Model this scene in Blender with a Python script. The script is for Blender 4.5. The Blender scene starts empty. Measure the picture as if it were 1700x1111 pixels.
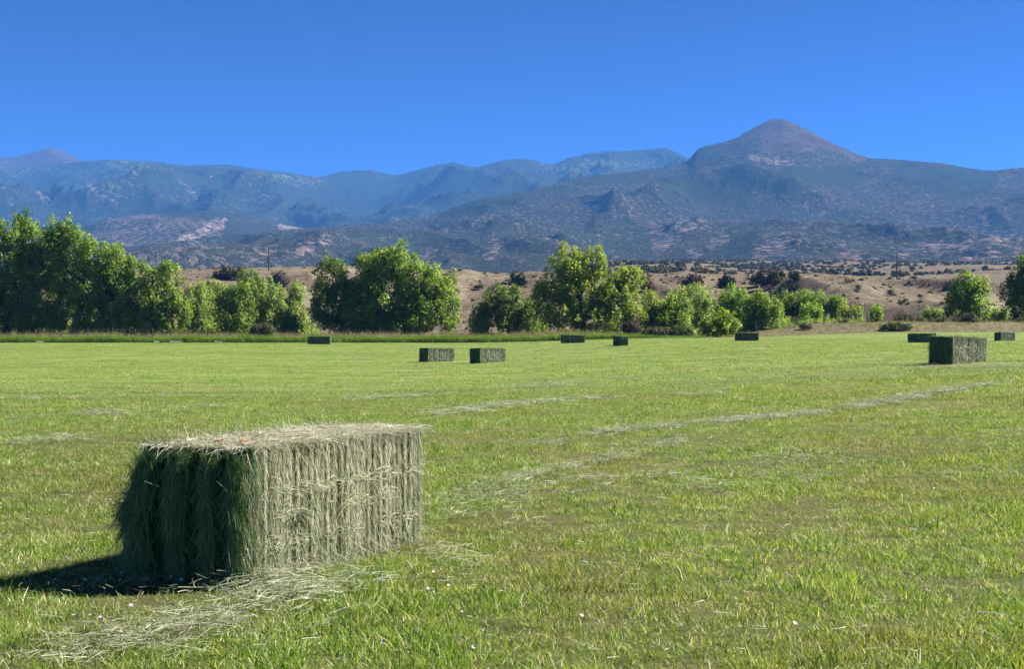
import bpy, math
import numpy as np
R = math.radians
rng = np.random.default_rng(7)
scene = bpy.context.scene
C = scene.collection

# ------------------------------------------------------------------ camera, sky, sun, exposure
EYE = 1.58                      # metres above the stubble
F = 2361.0                      # focal length in photograph pixels (50 mm on 36 mm)
HOR = 568.0                     # eye level in the photograph
cam = bpy.data.cameras.new('camera'); cam_o = bpy.data.objects.new('camera', cam); C.objects.link(cam_o)
cam.lens = 50.0; cam.sensor_width = 36.0; cam.clip_start = 0.1; cam.clip_end = 60000
cam_o.location = (0, 0, EYE); cam_o.rotation_euler = (R(90.303), 0, 0)
scene.camera = cam_o

SUN_EL, SUN_AZ = 39.0, 76.0     # azimuth clockwise from the view direction
w = bpy.data.worlds.new('World'); scene.world = w; w.use_nodes = True
nt = w.node_tree
bg = nt.nodes['Background']; sky = nt.nodes.new('ShaderNodeTexSky'); sky.sky_type = 'NISHITA'
sky.sun_disc = False; sky.sun_elevation = R(SUN_EL); sky.sun_rotation = R(SUN_AZ)
sky.altitude = 3000; sky.air_density = 0.45; sky.dust_density = 0.3; sky.ozone_density = 5.0
hs = nt.nodes.new('ShaderNodeHueSaturation'); hs.inputs['Hue'].default_value = 0.489; hs.inputs['Value'].default_value = 0.535; hs.inputs['Saturation'].default_value = 1.0
nt.links.new(sky.outputs[0], hs.inputs['Color']); gm = nt.nodes.new('ShaderNodeGamma'); gm.inputs['Gamma'].default_value = 2.0
nt.links.new(hs.outputs[0], gm.inputs[0]); nt.links.new(gm.outputs[0], bg.inputs[0])
bg.inputs[1].default_value = 0.052
sun = bpy.data.lights.new('sun', 'SUN'); sun.energy = 5.0; sun.angle = R(0.53); sun.color = (1.0, 0.95, 0.86)
sun_o = bpy.data.objects.new('sun', sun); C.objects.link(sun_o)
sun_o.rotation_euler = (R(90 - SUN_EL), 0, R(180 - SUN_AZ) )
vs = scene.view_settings
vs.view_transform = 'Standard'; vs.look = 'None'; vs.gamma = 1.0; vs.use_curve_mapping = False
vs.exposure = 2.0
cy = scene.cycles
cy.max_bounces = 7; cy.diffuse_bounces = 4; cy.transmission_bounces = 5; cy.glossy_bounces = 2; cy.volume_bounces = 0
cy.use_denoising = True
try: cy.denoiser = 'OPENIMAGEDENOISE'
except Exception: pass
cy.use_adaptive_sampling = True; cy.adaptive_threshold = 0.015

# ------------------------------------------------------------------ helpers
def mesh_np(name, V, Fc, mat, parent=None, attrs=None, smooth=False, link=True):
    me = bpy.data.meshes.new(name)
    V = np.asarray(V, np.float32).reshape(-1, 3); Fc = np.asarray(Fc, np.int32)
    k = Fc.shape[1]; n = len(Fc)
    me.vertices.add(len(V)); me.vertices.foreach_set('co', V.ravel())
    me.loops.add(n * k); me.loops.foreach_set('vertex_index', Fc.ravel())
    me.polygons.add(n); me.polygons.foreach_set('loop_start', np.arange(0, n * k, k, dtype=np.int32))
    me.polygons.foreach_set('loop_total', np.full(n, k, np.int32))
    if smooth: me.polygons.foreach_set('use_smooth', np.ones(n, bool))
    me.update(calc_edges=True)
    for a, v in (attrs or {}).items():
        at = me.attributes.new(a, 'FLOAT', 'POINT'); at.data.foreach_set('value', np.asarray(v, np.float32).ravel())
    for m in (mat if isinstance(mat, (list, tuple)) else [mat]):
        if m: me.materials.append(m)
    o = bpy.data.objects.new(name, me)
    if link: C.objects.link(o)
    if parent: o.parent = parent
    return o

def tag(o, label=None, cat=None, group=None, kind=None):
    if label: o['label'] = label
    if cat: o['category'] = cat
    if group: o['group'] = group
    if kind: o['kind'] = kind
    return o

def empty(name, loc, rz=0.0):
    o = bpy.data.objects.new(name, None); C.objects.link(o)
    o.location = loc; o.rotation_euler = (0, 0, rz); o.empty_display_size = 0.3
    return o

_perm = np.random.default_rng(3).permutation(256)
_perm = np.concatenate([_perm, _perm, _perm])
_ga = np.random.default_rng(4).uniform(0, 2 * np.pi, 256); _gx, _gy = np.cos(_ga), np.sin(_ga)
def perlin(x, y):
    xi = np.floor(x).astype(int); yi = np.floor(y).astype(int); xf = x - xi; yf = y - yi
    xi &= 255; yi &= 255
    def g(ix, iy, dx, dy):
        h = _perm[_perm[ix & 255] + (iy & 255)]
        return _gx[h] * dx + _gy[h] * dy
    u = xf**3 * (xf * (xf * 6 - 15) + 10); v = yf**3 * (yf * (yf * 6 - 15) + 10)
    a = g(xi, yi, xf, yf); b = g(xi + 1, yi, xf - 1, yf); c = g(xi, yi + 1, xf, yf - 1); d = g(xi + 1, yi + 1, xf - 1, yf - 1)
    return (a + u * (b - a)) + v * ((c + u * (d - c)) - (a + u * (b - a)))
def fbm(x, y, o=5, gain=0.5):
    s = 0; a = 1.0
    for i in range(o):
        s = s + a * perlin(x * 2**i + 17.3 * i, y * 2**i - 9.1 * i); a *= gain
    return s
def ridged(x, y, o=5, gain=0.5):
    s = 0; a = 1.0; wgt = 1.0
    for i in range(o):
        n = (1 - np.abs(perlin(x * 2**i + 31.7 * i, y * 2**i + 5.3 * i)) * 2) ** 2
        n = n * wgt; wgt = np.clip(n * 1.6, 0, 1); s = s + a * n; a *= gain
    return s
def sstep(a, b, x):
    t = np.clip((np.asarray(x, float) - a) / (b - a), 0, 1); return t * t * (3 - 2 * t)

# ---- materials
def new_mat(name):
    m = bpy.data.materials.new(name); m.use_nodes = True
    t = m.node_tree; t.nodes.clear()
    out = t.nodes.new('ShaderNodeOutputMaterial')
    return m, t, out
def nd(t, typ, **kw):
    n = t.nodes.new(typ)
    for k, v in kw.items():
        if k.startswith('_'): setattr(n, k[1:], v)
        else: n.inputs[k].default_value = v
    return n
def noise(t, vec, scale, detail=4, rough=0.55, dist=0.0):
    n = nd(t, 'ShaderNodeTexNoise', Scale=scale, Detail=detail, Roughness=rough, Distortion=dist)
    if vec is not None: t.links.new(vec, n.inputs['Vector'])
    return n.outputs['Fac']
def ramp(t, fac, stops, interp='LINEAR'):
    n = t.nodes.new('ShaderNodeValToRGB'); n.color_ramp.interpolation = interp
    e = n.color_ramp.elements
    while len(e) < len(stops): e.new(0.5)
    for el, (p, c) in zip(e, stops):
        el.position = p; el.color = (c, c, c, 1) if np.isscalar(c) else (*c, 1)
    t.links.new(fac, n.inputs['Fac'])
    return n.outputs['Color']
def mix(t, fac, a, b, mode='MIX'):
    n = t.nodes.new('ShaderNodeMix'); n.data_type = 'RGBA'; n.blend_type = mode
    for sock, v in ((n.inputs[0], fac), (n.inputs[6], a), (n.inputs[7], b)):
        if isinstance(v, bpy.types.NodeSocket): t.links.new(v, sock)
        else: sock.default_value = v if np.isscalar(v) else (*v, 1)
    return n.outputs[2]
def math_(t, op, a, b=0.0, clamp=False):
    n = t.nodes.new('ShaderNodeMath'); n.operation = op; n.use_clamp = clamp
    for sock, v in zip(n.inputs, (a, b)):
        if isinstance(v, bpy.types.NodeSocket): t.links.new(v, sock)
        else: sock.default_value = v
    return n.outputs[0]
def attr(t, name):
    n = t.nodes.new('ShaderNodeAttribute'); n.attribute_name = name
    return n.outputs['Fac']
def pos(t, scale=None):
    g = t.nodes.new('ShaderNodeNewGeometry').outputs['Position']
    if scale is None: return g
    n = t.nodes.new('ShaderNodeMapping'); n.inputs['Scale'].default_value = scale
    t.links.new(g, n.inputs['Vector']); return n.outputs[0]
def orand(t):
    return t.nodes.new('ShaderNodeObjectInfo').outputs['Random']
def shade(t, out, col, rough=0.8, spec=0.2, trans=0.0, trans_tint=None, bump=None, bump_d=0.02):
    p = nd(t, 'ShaderNodeBsdfPrincipled', Roughness=rough)
    p.inputs['Specular IOR Level'].default_value = spec
    if isinstance(col, bpy.types.NodeSocket): t.links.new(col, p.inputs['Base Color'])
    else: p.inputs['Base Color'].default_value = (*col, 1)
    if bump is not None:
        b = nd(t, 'ShaderNodeBump', Distance=bump_d); t.links.new(bump, b.inputs['Height']); t.links.new(b.outputs[0], p.inputs['Normal'])
    sh = p.outputs[0]
    if trans > 0:
        tr = t.nodes.new('ShaderNodeBsdfTranslucent')
        c2 = mix(t, 1.0, col, trans_tint or (1, 1, 1), 'MULTIPLY')
        t.links.new(c2, tr.inputs[0])
        mx = t.nodes.new('ShaderNodeMixShader'); mx.inputs[0].default_value = trans
        t.links.new(sh, mx.inputs[1]); t.links.new(tr.outputs[0], mx.inputs[2]); sh = mx.outputs[0]
    t.links.new(sh, out.inputs['Surface'])

def foliage_mat(name, dark, mid, light, trans=0.52, rough=0.5, spec=0.35):
    m, t, out = new_mat(name)
    c = ramp(t, attr(t, 'tint'), [(0.0, dark), (0.5, mid), (1.0, light)])
    shade(t, out, c, rough, spec, trans, (1.25, 1.2, 0.55))
    return m
def bark_mat(name, a, b):
    m, t, out = new_mat(name)
    n = noise(t, pos(t, (6, 6, 1.2)), 2.0, 5)
    shade(t, out, ramp(t, n, [(0.3, a), (0.7, b)]), 0.9, 0.1, bump=n, bump_d=0.05)
    return m

# ------------------------------------------------------------------ the hay field
_yy = np.arange(-60, 260, 1.0)
def _sm(v):
    k = np.exp(-0.5 * (np.arange(-20, 21) / 7.0) ** 2); k /= k.sum()
    return np.convolve(np.pad(v, 20, mode='edge'), k, 'valid')
_left = _sm(np.interp(_yy, [0, 40, 90, 125, 155, 176, 260], [0, 0.0, .25, .85, 1.36, 1.5, 1.6]))
_right = _sm(np.interp(_yy, [0, 14, 47, 90, 130, 150, 176, 260], [0, 0, 1.04, 1.25, 1.47, 1.70, 2.1, 2.6]))
def G(x, y):
    x = np.asarray(x, float); y = np.asarray(y, float)
    t = sstep(-6, 20, x)
    b = np.interp(y, _yy, _left) * (1 - t) + np.interp(y, _yy, _right) * t
    b = b + 0.75 * sstep(22, 52, x) * sstep(150, 180, y)
    return b + 0.035 * perlin(x / 5.0 + 3.2, y / 5.0 + 1.7) * sstep(4, 14, y)
def px_at(px, py, d):
    return np.array([(px - 850) / F * d, d, EYE + (HOR - py) / F * d])
def gx(px, d): return (px - 850) / F * d

def grid(xs, ys, zf):
    X, Y = np.meshgrid(xs, ys); Z = zf(X, Y)
    V = np.stack([X, Y, Z], -1).reshape(-1, 3)
    nx, ny = len(xs), len(ys)
    i = np.arange(nx - 1)[None, :] + nx * np.arange(ny - 1)[:, None]; i = i.ravel()
    return V, np.stack([i, i + 1, i + nx + 1, i + nx], 1)

m_field, t, out = new_mat('mown_field')
pp = pos(t)
n1 = noise(t, pos(t, (0.5, 0.22, 1)), 0.35, 5)          # broad patches
n2 = noise(t, pp, 3.0, 6, 0.7)                            # clumps
n3 = noise(t, pp, 26.0, 4, 0.7)
c = ramp(t, n2, [(0.30, (0.025, 0.032, 0.010)), (0.5, (0.060, 0.071, 0.018)), (0.72, (0.106, 0.110, 0.035))])
c = mix(t, ramp(t, n1, [(0.45, 0.0), (0.68, 0.75)]), c, (0.106, 0.082, 0.035))
c = mix(t, ramp(t, n3, [(0.35, 0.45), (0.6, 0.0)]), c, (0.043, 0.035, 0.018))
# farther out the stubble is too fine to build: long thin swaths of mown rows
n4 = noise(t, pos(t, (0.05, 0.45, 1)), 1.0, 4, 0.6)
yv = t.nodes.new('ShaderNodeSeparateXYZ'); t.links.new(pp, yv.inputs[0])
sw = ramp(t, n4, [(0.32, (0.067, 0.110, 0.021)), (0.5, (0.117, 0.160, 0.035)), (0.68, (0.167, 0.177, 0.060))])
far = nd(t, 'ShaderNodeMapRange', **{'From Min': 18.0, 'From Max': 55.0}); t.links.new(yv.outputs['Y'], far.inputs['Value'])
c = mix(t, far.outputs[0], c, sw)
shade(t, out, c, 0.9, 0.1, bump=n2, bump_d=0.06)
ys = np.concatenate([np.arange(-30, 5, 2.5), np.arange(5, 40, 0.7), np.arange(40, 178.1, 2.0)])
V, Fc = grid(np.linspace(-110, 110, 181), ys, G)
tag(mesh_np('hay_field', V, Fc, m_field, smooth=True), 'mown green hay field with pale stubble', 'field', kind='structure')

# ------------------------------------------------------------------ rangeland, bluff and bench behind the trees
_cpx = np.array([-400, 0, 300, 420, 520, 640, 760, 1000, 1150, 1260, 1400, 1500, 1560, 1640, 1720, 2100])
_cpy = np.array([452, 452, 450, 448, 445, 447, 452, 452, 455, 457, 458, 463, 467, 472, 480, 486])
_cx = (_cpx - 850) / F * 420.0
_cz = EYE + (HOR - _cpy) / F * 420.0
def crest(x): return np.interp(x, _cx, _cz)
def ycrest(x): return 420 + 22 * perlin(x / 60.0 + 8.1, x * 0 + 0.3)
def RG(x, y):
    x = np.asarray(x, float); y = np.asarray(y, float)
    yc = ycrest(x); yb = 262.0 + 10 * perlin(x / 45.0, x * 0 + 4.4)
    zb = G(x, np.minimum(y, 200)) * (1 - sstep(200, 255, y)) + sstep(200, 255, y) * (0.6 + 2.6 * sstep(20, 60, x))
    mound = 1.3 * sstep(24, 40, x) * sstep(177, 188, y) * (1 - sstep(205, 240, y))
    zb = zb + mound + 0.25 * perlin(x / 9.0, y / 9.0) * sstep(176, 190, y)
    tt = np.clip((y - yb) / (yc - yb), 0, 1)
    s = 0.35 * tt + 0.65 * tt * tt * (3 - 2 * tt)
    gul = (ridged(x / 42.0 + 0.25 * perlin(x / 30., y / 30.), y / 160.0, 4) - 0.8) * 4.2 * np.sin(np.pi * tt) ** 0.8
    z = zb + (crest(x) - zb) * s + gul + 0.35 * fbm(x / 14.0, y / 14.0, 3) * sstep(0, 0.2, tt)
    # bench beyond the crest
    q = np.clip((y - yc) / (1750 - yc), 0, 1)
    pxl = 850 + F * x / np.maximum(y, 1)
    zfar = EYE + (HOR - (461 - 24 * sstep(900, 1060, pxl))) / F * 1750
    zz = crest(x) + (zfar - crest(x)) * q - 3.0 * np.sin(np.pi * np.clip(q * 4, 0, 1)) + (9 * fbm(x / 190.0, y / 190.0, 4)) * sstep(0.05, 0.4, q)
    return np.where(y > yc, zz, z)
m_range, t, out = new_mat('dry_rangeland')
pp = pos(t)
n1 = noise(t, pp, 0.025, 6, 0.6); n2 = noise(t, pp, 0.35, 6, 0.65); n3 = noise(t, pp, 1.6, 4, 0.7)
c = ramp(t, n1, [(0.3, (0.114, 0.089, 0.062)), (0.5, (0.153, 0.124, 0.085)), (0.7, (0.181, 0.156, 0.103))])
c = mix(t, ramp(t, n2, [(0.42, 0.0), (0.62, 0.8)]), c, (0.060, 0.043, 0.032))
c = mix(t, ramp(t, n3, [(0.50, 0.0), (0.62, 0.7)]), c, (0.035, 0.030, 0.020))
yv = t.nodes.new('ShaderNodeSeparateXYZ'); t.links.new(pp, yv.inputs[0])
mr = nd(t, 'ShaderNodeMapRange', **{'From Min': 225.0, 'From Max': 275.0, 'To Min': 0.85, 'To Max': 0.0}); t.links.new(yv.outputs['Y'], mr.inputs['Value'])
g = ramp(t, n2, [(0.3, (0.064, 0.085, 0.021)), (0.6, (0.142, 0.128, 0.053))])
xm = nd(t, 'ShaderNodeMapRange', **{'From Min': 26.0, 'From Max': 42.0, 'To Min': 1.0, 'To Max': 0.35}); t.links.new(yv.outputs['X'], xm.inputs['Value'])
c = mix(t, math_(t, 'MULTIPLY', mr.outputs[0], xm.outputs[0]), c, g)
shade(t, out, c, 0.95, 0.05, bump=n3, bump_d=0.25)
ys = np.concatenate([np.arange(176.5, 300, 2.5), np.arange(300, 450, 2.5), np.geomspace(450, 2100, 96)])
ang = np.linspace(-0.5, 0.5, 330)
X = ang[None, :] * np.maximum(ys, 240)[:, None]; Y = np.repeat(ys[:, None], len(ang), 1)
V = np.stack([X, Y, RG(X, Y)], -1).reshape(-1, 3)
nx = len(ang); i = (np.arange(nx - 1)[None, :] + nx * np.arange(len(ys) - 1)[:, None]).ravel()
tag(mesh_np('rangeland_terrain', V, np.stack([i, i + 1, i + nx + 1, i + nx], 1), m_range, smooth=True), 'dry tan river bluff and bench behind the trees', 'terrain', kind='structure')

# one flat sheet under everything, out to the mountains and behind the camera
m_plain, t, out = new_mat('plain_ground')
n1 = noise(t, pos(t), 0.004, 6, 0.6)
shade(t, out, ramp(t, n1, [(0.35, (0.092, 0.106, 0.035)), (0.65, (0.170, 0.135, 0.078))]), 0.95, 0.05)
V, Fc = grid(np.linspace(-12000, 12000, 41), np.linspace(-12000, 12000, 41), lambda x, y: x * 0 - 4.0)
tag(mesh_np('ground', V, Fc, m_plain), kind='structure')

# ------------------------------------------------------------------ mountains (height fields)
def seg_dist(px, py, segs):
    d = np.full(px.shape, 1e9)
    for (x0, y0, x1, y1, r) in segs:
        ax, ay = x1 - x0, y1 - y0; L = ax * ax + ay * ay + 1e-6
        tt = np.clip(((px - x0) * ax + (py - y0) * ay) / L, 0, 1)
        d = np.minimum(d, np.hypot(px - x0 - tt * ax, py - y0 - tt * ay) / r)
    return d
def mountain(name, mat, outline, dist, d_foot, foot_py, px0, px1, nu, nv, amp, wl, seed, prof=1.1, rocks=(), talus=(), dense=(), aspen=(), crest_rough=1.0):
    U = np.linspace(px0, px1, nu)
    ox, oy = np.array(outline, float).T
    # rounded, not polyline: resample and smooth the crest a little
    fine = np.linspace(px0, px1, 4000); hv = np.interp(fine, ox, oy)
    kk = np.exp(-0.5 * (np.arange(-30, 31) / 9.0) ** 2); kk /= kk.sum()
    hv = np.convolve(np.pad(hv, 30, mode='edge'), kk, 'valid')
    ridge_py = np.interp(U, fine, hv)
    dxp, dyp = np.array(dist, float).T
    D = np.interp(U, dxp, dyp)
    v = np.concatenate([np.linspace(0, 1, nv), 1 + np.linspace(0.03, 0.35, 9)])
    VV = v[:, None]; d = d_foot + VV * (D - d_foot)[None, :]
    x = (U[None, :] - 850) / F * d
    hr = (HOR - ridge_py)[None, :]; hf = HOR - foot_py
    vf = np.clip(VV, 0, 1)
    kk2 = np.exp(-0.5 * (np.arange(-240, 241) / 95.0) ** 2); kk2 /= kk2.sum()
    hs_ = (HOR - np.interp(U, fine, np.convolve(np.pad(hv, 240, mode='edge'), kk2, 'valid')))[None, :]
    hr_v = hs_ + (hr - hs_) * vf ** 5                  # the lower slopes do not echo every notch of the crest
    hp = hf + (hr_v - hf) * vf ** prof
    z = EYE + hp * d / F
    n = ridged(x / wl + seed + 0.35 * perlin(x / wl * .7 + 2, d / wl * .7), d / (wl * 1.7) + seed * 1.3, 6, 0.52) - 0.85
    n2 = fbm(x / (wl * 2.2) + seed * 3, d / (wl * 2.5), 3)
    env = np.clip(np.sin(np.pi * vf ** 0.85), 0, 1) ** 0.7
    z = z + amp * (n * 0.9 + n2 * 0.8) * env
    zmax = EYE + (hr - 10 * np.clip(1 - vf, 0, 1) ** 0.7) * d / F
    z = np.where(VV < 1, np.minimum(z, zmax), z)
    back = np.clip(VV - 1, 0, None)
    z = z - back * (D - d_foot)[None, :] * 0.35
    z = z + crest_rough * (d / F) * 1.6 * fbm(x / (12 * d.mean() / F), d / (12 * d.mean() / F), 3) * (vf > 0.02)
    V = np.stack([x, d, z], -1)
    ppx = 850 + F * x / d; ppy = HOR - F * (z - EYE) / d
    wob = 5 * fbm(ppx / 14.0, ppy / 14.0, 4)
    def field(segs):
        if not segs: return np.zeros(ppx.shape)
        return np.clip(1.35 - seg_dist(ppx + wob, ppy + wob * 0.8, segs), 0, 1)
    k = nu; i = (np.arange(k - 1)[None, :] + k * np.arange(len(v) - 1)[:, None]).ravel()
    o = mesh_np(name, V.reshape(-1, 3), np.stack([i, i + 1, i + k + 1, i + k], 1), mat, smooth=True,
                attrs={'rock': field(rocks), 'talus': field(talus), 'dense': field(dense), 'aspen': field(aspen)})
    return o
def mountain_mat(name, cell, soil_a, soil_b, tree, cover, rockc):
    m, t, out = new_mat(name)
    pp = pos(t)
    warp = noise(t, pp, 0.02, 3)
    vo = nd(t, 'ShaderNodeTexVoronoi', Scale=1.0 / cell, Randomness=1.0); t.links.new(pos(t, (1, 1, 0.55)), vo.inputs['Vector'])
    big = noise(t, pp, 0.0022, 5, 0.6); med = noise(t, pp, 0.011, 5, 0.65); fine = noise(t, pp, 0.05, 4, 0.7)
    soil = mix(t, ramp(t, fine, [(0.35, 0), (0.65, 1)]), soil_a, soil_b)
    soil = mix(t, math_(t, 'MULTIPLY', attr(t, 'aspen'), ramp(t, med, [(0.42, 0.0), (0.55, 1.0)])), soil, (0.071, 0.089, 0.028))
    # tree crowns as dots: radius from local cover
    cov = math_(t, 'ADD', math_(t, 'MULTIPLY', ramp(t, big, [(0.3, 0.0), (0.7, 1.0)]), 0.35), math_(t, 'MULTIPLY', ramp(t, med, [(0.3, 0.0), (0.7, 1.0)]), 0.5))
    cov = math_(t, 'ADD', cov, cover)
    cov = math_(t, 'ADD', cov, math_(t, 'MULTIPLY', attr(t, 'dense'), 0.6))
    cov = math_(t, 'SUBTRACT', cov, math_(t, 'MULTIPLY', attr(t, 'aspen'), 0.35))
    rk = math_(t, 'MULTIPLY', attr(t, 'rock'), ramp(t, fine, [(0.46, 0.0), (0.60, 1.0)]))
    tl = attr(t, 'talus')
    cov = math_(t, 'SUBTRACT', cov, math_(t, 'MULTIPLY', rk, 1.3)); cov = math_(t, 'SUBTRACT', cov, math_(t, 'MULTIPLY', tl, 1.0))
    speck = noise(t, pos(t, (1, 0.6, 0.8)), 1.3 / cell, 3, 0.75)
    thr = math_(t, 'ADD', math_(t, 'MULTIPLY', cov, 0.26), 0.36)
    dot = math_(t, 'MULTIPLY', math_(t, 'SUBTRACT', thr, speck), 9.0, True)
    rockcol = mix(t, ramp(t, fine, [(0.5, 0), (0.7, 1)]), rockc, tuple(min(1, v * 1.3) for v in rockc))
    soil = mix(t, rk, soil, rockcol)
    soil = mix(t, tl, soil, mix(t, ramp(t, med, [(0.4, 0), (0.6, 1)]), (0.035, 0.026, 0.026), (0.057, 0.044, 0.043)))
    treec = mix(t, vo.outputs['Color'], tree, tuple(v * 1.7 for v in tree))
    c = mix(t, dot, soil, treec)
    h = math_(t, 'ADD', math_(t, 'MULTIPLY', dot, 0.6), math_(t, 'MULTIPLY', fine, 0.5))
    shade(t, out, c, 0.95, 0.0, bump=h, bump_d=cell * 0.5)
    return m
MA = mountain_mat('pinyon_slopes', 15.0, (0.050, 0.043, 0.037), (0.089, 0.078, 0.065), (0.016, 0.021, 0.013), 0.44, (0.117, 0.092, 0.082))
MB_ = mountain_mat('foothill_slopes', 15.0, (0.085, 0.067, 0.057), (0.135, 0.106, 0.085), (0.016, 0.020, 0.013), 0.30, (0.206, 0.160, 0.135))
MC = mountain_mat('forested_range', 26.0, (0.039, 0.038, 0.033), (0.075, 0.071, 0.060), (0.014, 0.020, 0.013), 0.56, (0.128, 0.114, 0.106))
MD = mountain_mat('bare_summit', 30.0, (0.092, 0.071, 0.064), (0.121, 0.092, 0.085), (0.035, 0.035, 0.028), -0.2, (0.213, 0.185, 0.170))

oA = mountain('mountain_terrain', MA,
    [(-300, 452), (60, 440), (200, 412), (260, 404), (330, 396), (430, 386), (520, 378), (620, 371), (700, 361), (740, 349), (800, 328), (870, 318), (915, 306), (960, 294), (1050, 285), (1100, 278),
     (1143, 268), (1152, 253), (1164, 244), (1190, 238), (1218, 231), (1240, 218), (1262, 206), (1280, 198), (1292, 195), (1310, 200), (1340, 214), (1380, 236), (1415, 252), (1440, 262), (1500, 265), (1570, 271), (1610, 279), (1645, 283), (1700, 278), (1900, 268), (2300, 290)],
    [(-300, 2900), (250, 3000), (700, 3900), (1100, 4700), (1290, 5300), (1500, 5000), (2300, 4900)], 1850, 456, -150, 1900, 760, 210, 70, 900, 4.1, 1.05,
    rocks=[(500, 418, 545, 400, 9), (815, 428, 826, 405, 10), (1085, 380, 1125, 386, 12), (1130, 376, 1165, 374, 9), (1095, 410, 1110, 400, 12), (1180, 405, 1200, 396, 10), (1265, 418, 1300, 400, 14), (1300, 412, 1320, 402, 9), (1150, 420, 1160, 424, 10),
           (1500, 420, 1560, 405, 8), (1560, 415, 1690, 395, 9), (1600, 430, 1690, 418, 7), (1250, 262, 1315, 270, 6), (320, 400, 335, 412, 7), (1400, 425, 1450, 430, 9), (1630, 350, 1640, 372, 7), (430, 430, 450, 415, 6), (700, 430, 720, 420, 8), (940, 415, 960, 425, 8)],
    talus=[(1292, 204, 1292, 226, 30), (1330, 222, 1430, 259, 8), (1262, 215, 1235, 226, 9), (1300, 236, 1345, 240, 12)],
    dense=[(1115, 312, 1230, 318, 16), (1230, 305, 1420, 290, 14), (740, 352, 860, 328, 9), (960, 300, 1060, 292, 9), (1500, 285, 1640, 300, 14), (1160, 250, 1190, 262, 12)])  # denser trees; shade of the dark mesa edge is put into this cover too
tag(oA, 'dark pinyon covered mountain with bare conical summit at right', 'mountain', kind='structure')
oB = mountain('foothill_terrain', MB_,
    [(-300, 446), (60, 420), (110, 395), (145, 373), (180, 362), (250, 355), (340, 349), (380, 351), (430, 363), (480, 375), (540, 384), (640, 405), (900, 446)],
    [(-300, 4400), (900, 4700)], 3300, 432, 20, 800, 300, 100, 20, 520, 9.3, 0.8,
    rocks=[(285, 402, 330, 388, 6), (330, 388, 368, 376, 7), (345, 374, 375, 362, 5), (465, 373, 500, 378, 6), (370, 398, 395, 394, 4)],
    dense=[(380, 380, 450, 385, 14), (270, 353, 420, 360, 7)])
tag(oB, 'low foothill with a pale tilted rock band', 'hill', kind='structure')
oC = mountain('far_range_terrain', MC,
    [(-400, 300), (-100, 290), (0, 282), (70, 275), (130, 268), (190, 264), (260, 268), (310, 275), (370, 272), (440, 282), (490, 288), (530, 294), (570, 284), (612, 282), (655, 291), (690, 283), (722, 274), (752, 269), (790, 278), (825, 268), (857, 262), (890, 266), (915, 273), (945, 262), (975, 254), (1010, 250), (1035, 251), (1070, 248), (1105, 245), (1130, 256), (1150, 266), (1300, 300), (1600, 330)],
    [(-400, 8200), (600, 8000), (1600, 8300)], 5200, 395, -150, 1400, 560, 170, 200, 1050, 2.2, 0.8,
    rocks=[(150, 310, 190, 335, 7), (55, 305, 75, 330, 8), (300, 300, 320, 320, 6), (350, 300, 350, 292, 5)],
    aspen=[(20, 285, 130, 285, 12), (150, 295, 200, 312, 12), (190, 270, 300, 285, 16), (420, 288, 530, 300, 10), (900, 280, 1080, 270, 10)],
    dense=[(60, 300, 120, 320, 18), (250, 290, 380, 310, 18), (560, 290, 640, 310, 16), (700, 300, 900, 310, 14)])
tag(oC, 'long blue forested mountain range behind the foothills', 'mountain', kind='structure')
oD = mountain('summit_terrain', MD,
    [(-500, 290), (-150, 275), (-60, 268), (0, 262), (30, 259), (55, 252), (72, 247), (86, 244), (104, 250), (125, 260), (145, 268), (220, 285), (400, 330)],
    [(-500, 9000), (400, 9000)], 8200, 300, -150, 330, 150, 60, 30, 900, 6.6, 1.0, talus=[(-200, 270, 300, 270, 40)], crest_rough=0.5)
tag(oD, 'bare purple grey summit far left', 'mountain', kind='structure')

# ------------------------------------------------------------------ trees and shrubs
M_BARK = bark_mat('cottonwood_bark', (0.025, 0.020, 0.016), (0.060, 0.050, 0.039))
M_TWIG = bark_mat('grey_twigs', (0.078, 0.064, 0.057), (0.142, 0.121, 0.106))
LEAF = {
    'dark':  foliage_mat('leaf_dark_green', (0.068, 0.114, 0.019), (0.122, 0.198, 0.030), (0.211, 0.293, 0.045)),
    'mid':   foliage_mat('leaf_mid_green', (0.088, 0.157, 0.021), (0.166, 0.263, 0.033), (0.268, 0.357, 0.052)),
    'lime':  foliage_mat('leaf_yellow_green', (0.117, 0.174, 0.019), (0.206, 0.285, 0.030), (0.302, 0.377, 0.050)),
    'bright': foliage_mat('leaf_bright_green', (0.097, 0.174, 0.017), (0.167, 0.277, 0.026), (0.245, 0.368, 0.040)),
    'pale':  foliage_mat('leaf_pale_green', (0.133, 0.198, 0.049), (0.223, 0.305, 0.078), (0.334, 0.419, 0.122)),
    'sage':  foliage_mat('leaf_sage', (0.057, 0.061, 0.030), (0.095, 0.095, 0.049), (0.144, 0.137, 0.076), 0.25, 0.7, 0.1),
    'sagegreen': foliage_mat('leaf_sage_green', (0.038, 0.057, 0.019), (0.068, 0.087, 0.030), (0.106, 0.118, 0.049), 0.25, 0.7, 0.1),
    'juniper': foliage_mat('needles_juniper', (0.015, 0.023, 0.009), (0.030, 0.040, 0.015), (0.053, 0.061, 0.023), 0.12, 0.7, 0.1),
    'olive': foliage_mat('needles_olive', (0.034, 0.038, 0.015), (0.057, 0.059, 0.024), (0.084, 0.084, 0.038), 0.12, 0.7, 0.1),
    'rust':  foliage_mat('needles_dead_rust', (0.091, 0.046, 0.030), (0.144, 0.080, 0.053), (0.205, 0.129, 0.091), 0.15, 0.8, 0.05),
    'twiggy': foliage_mat('bare_brown_twigs', (0.046, 0.034, 0.030), (0.084, 0.061, 0.049), (0.137, 0.106, 0.084), 0.1, 0.8, 0.05),
}
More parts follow.
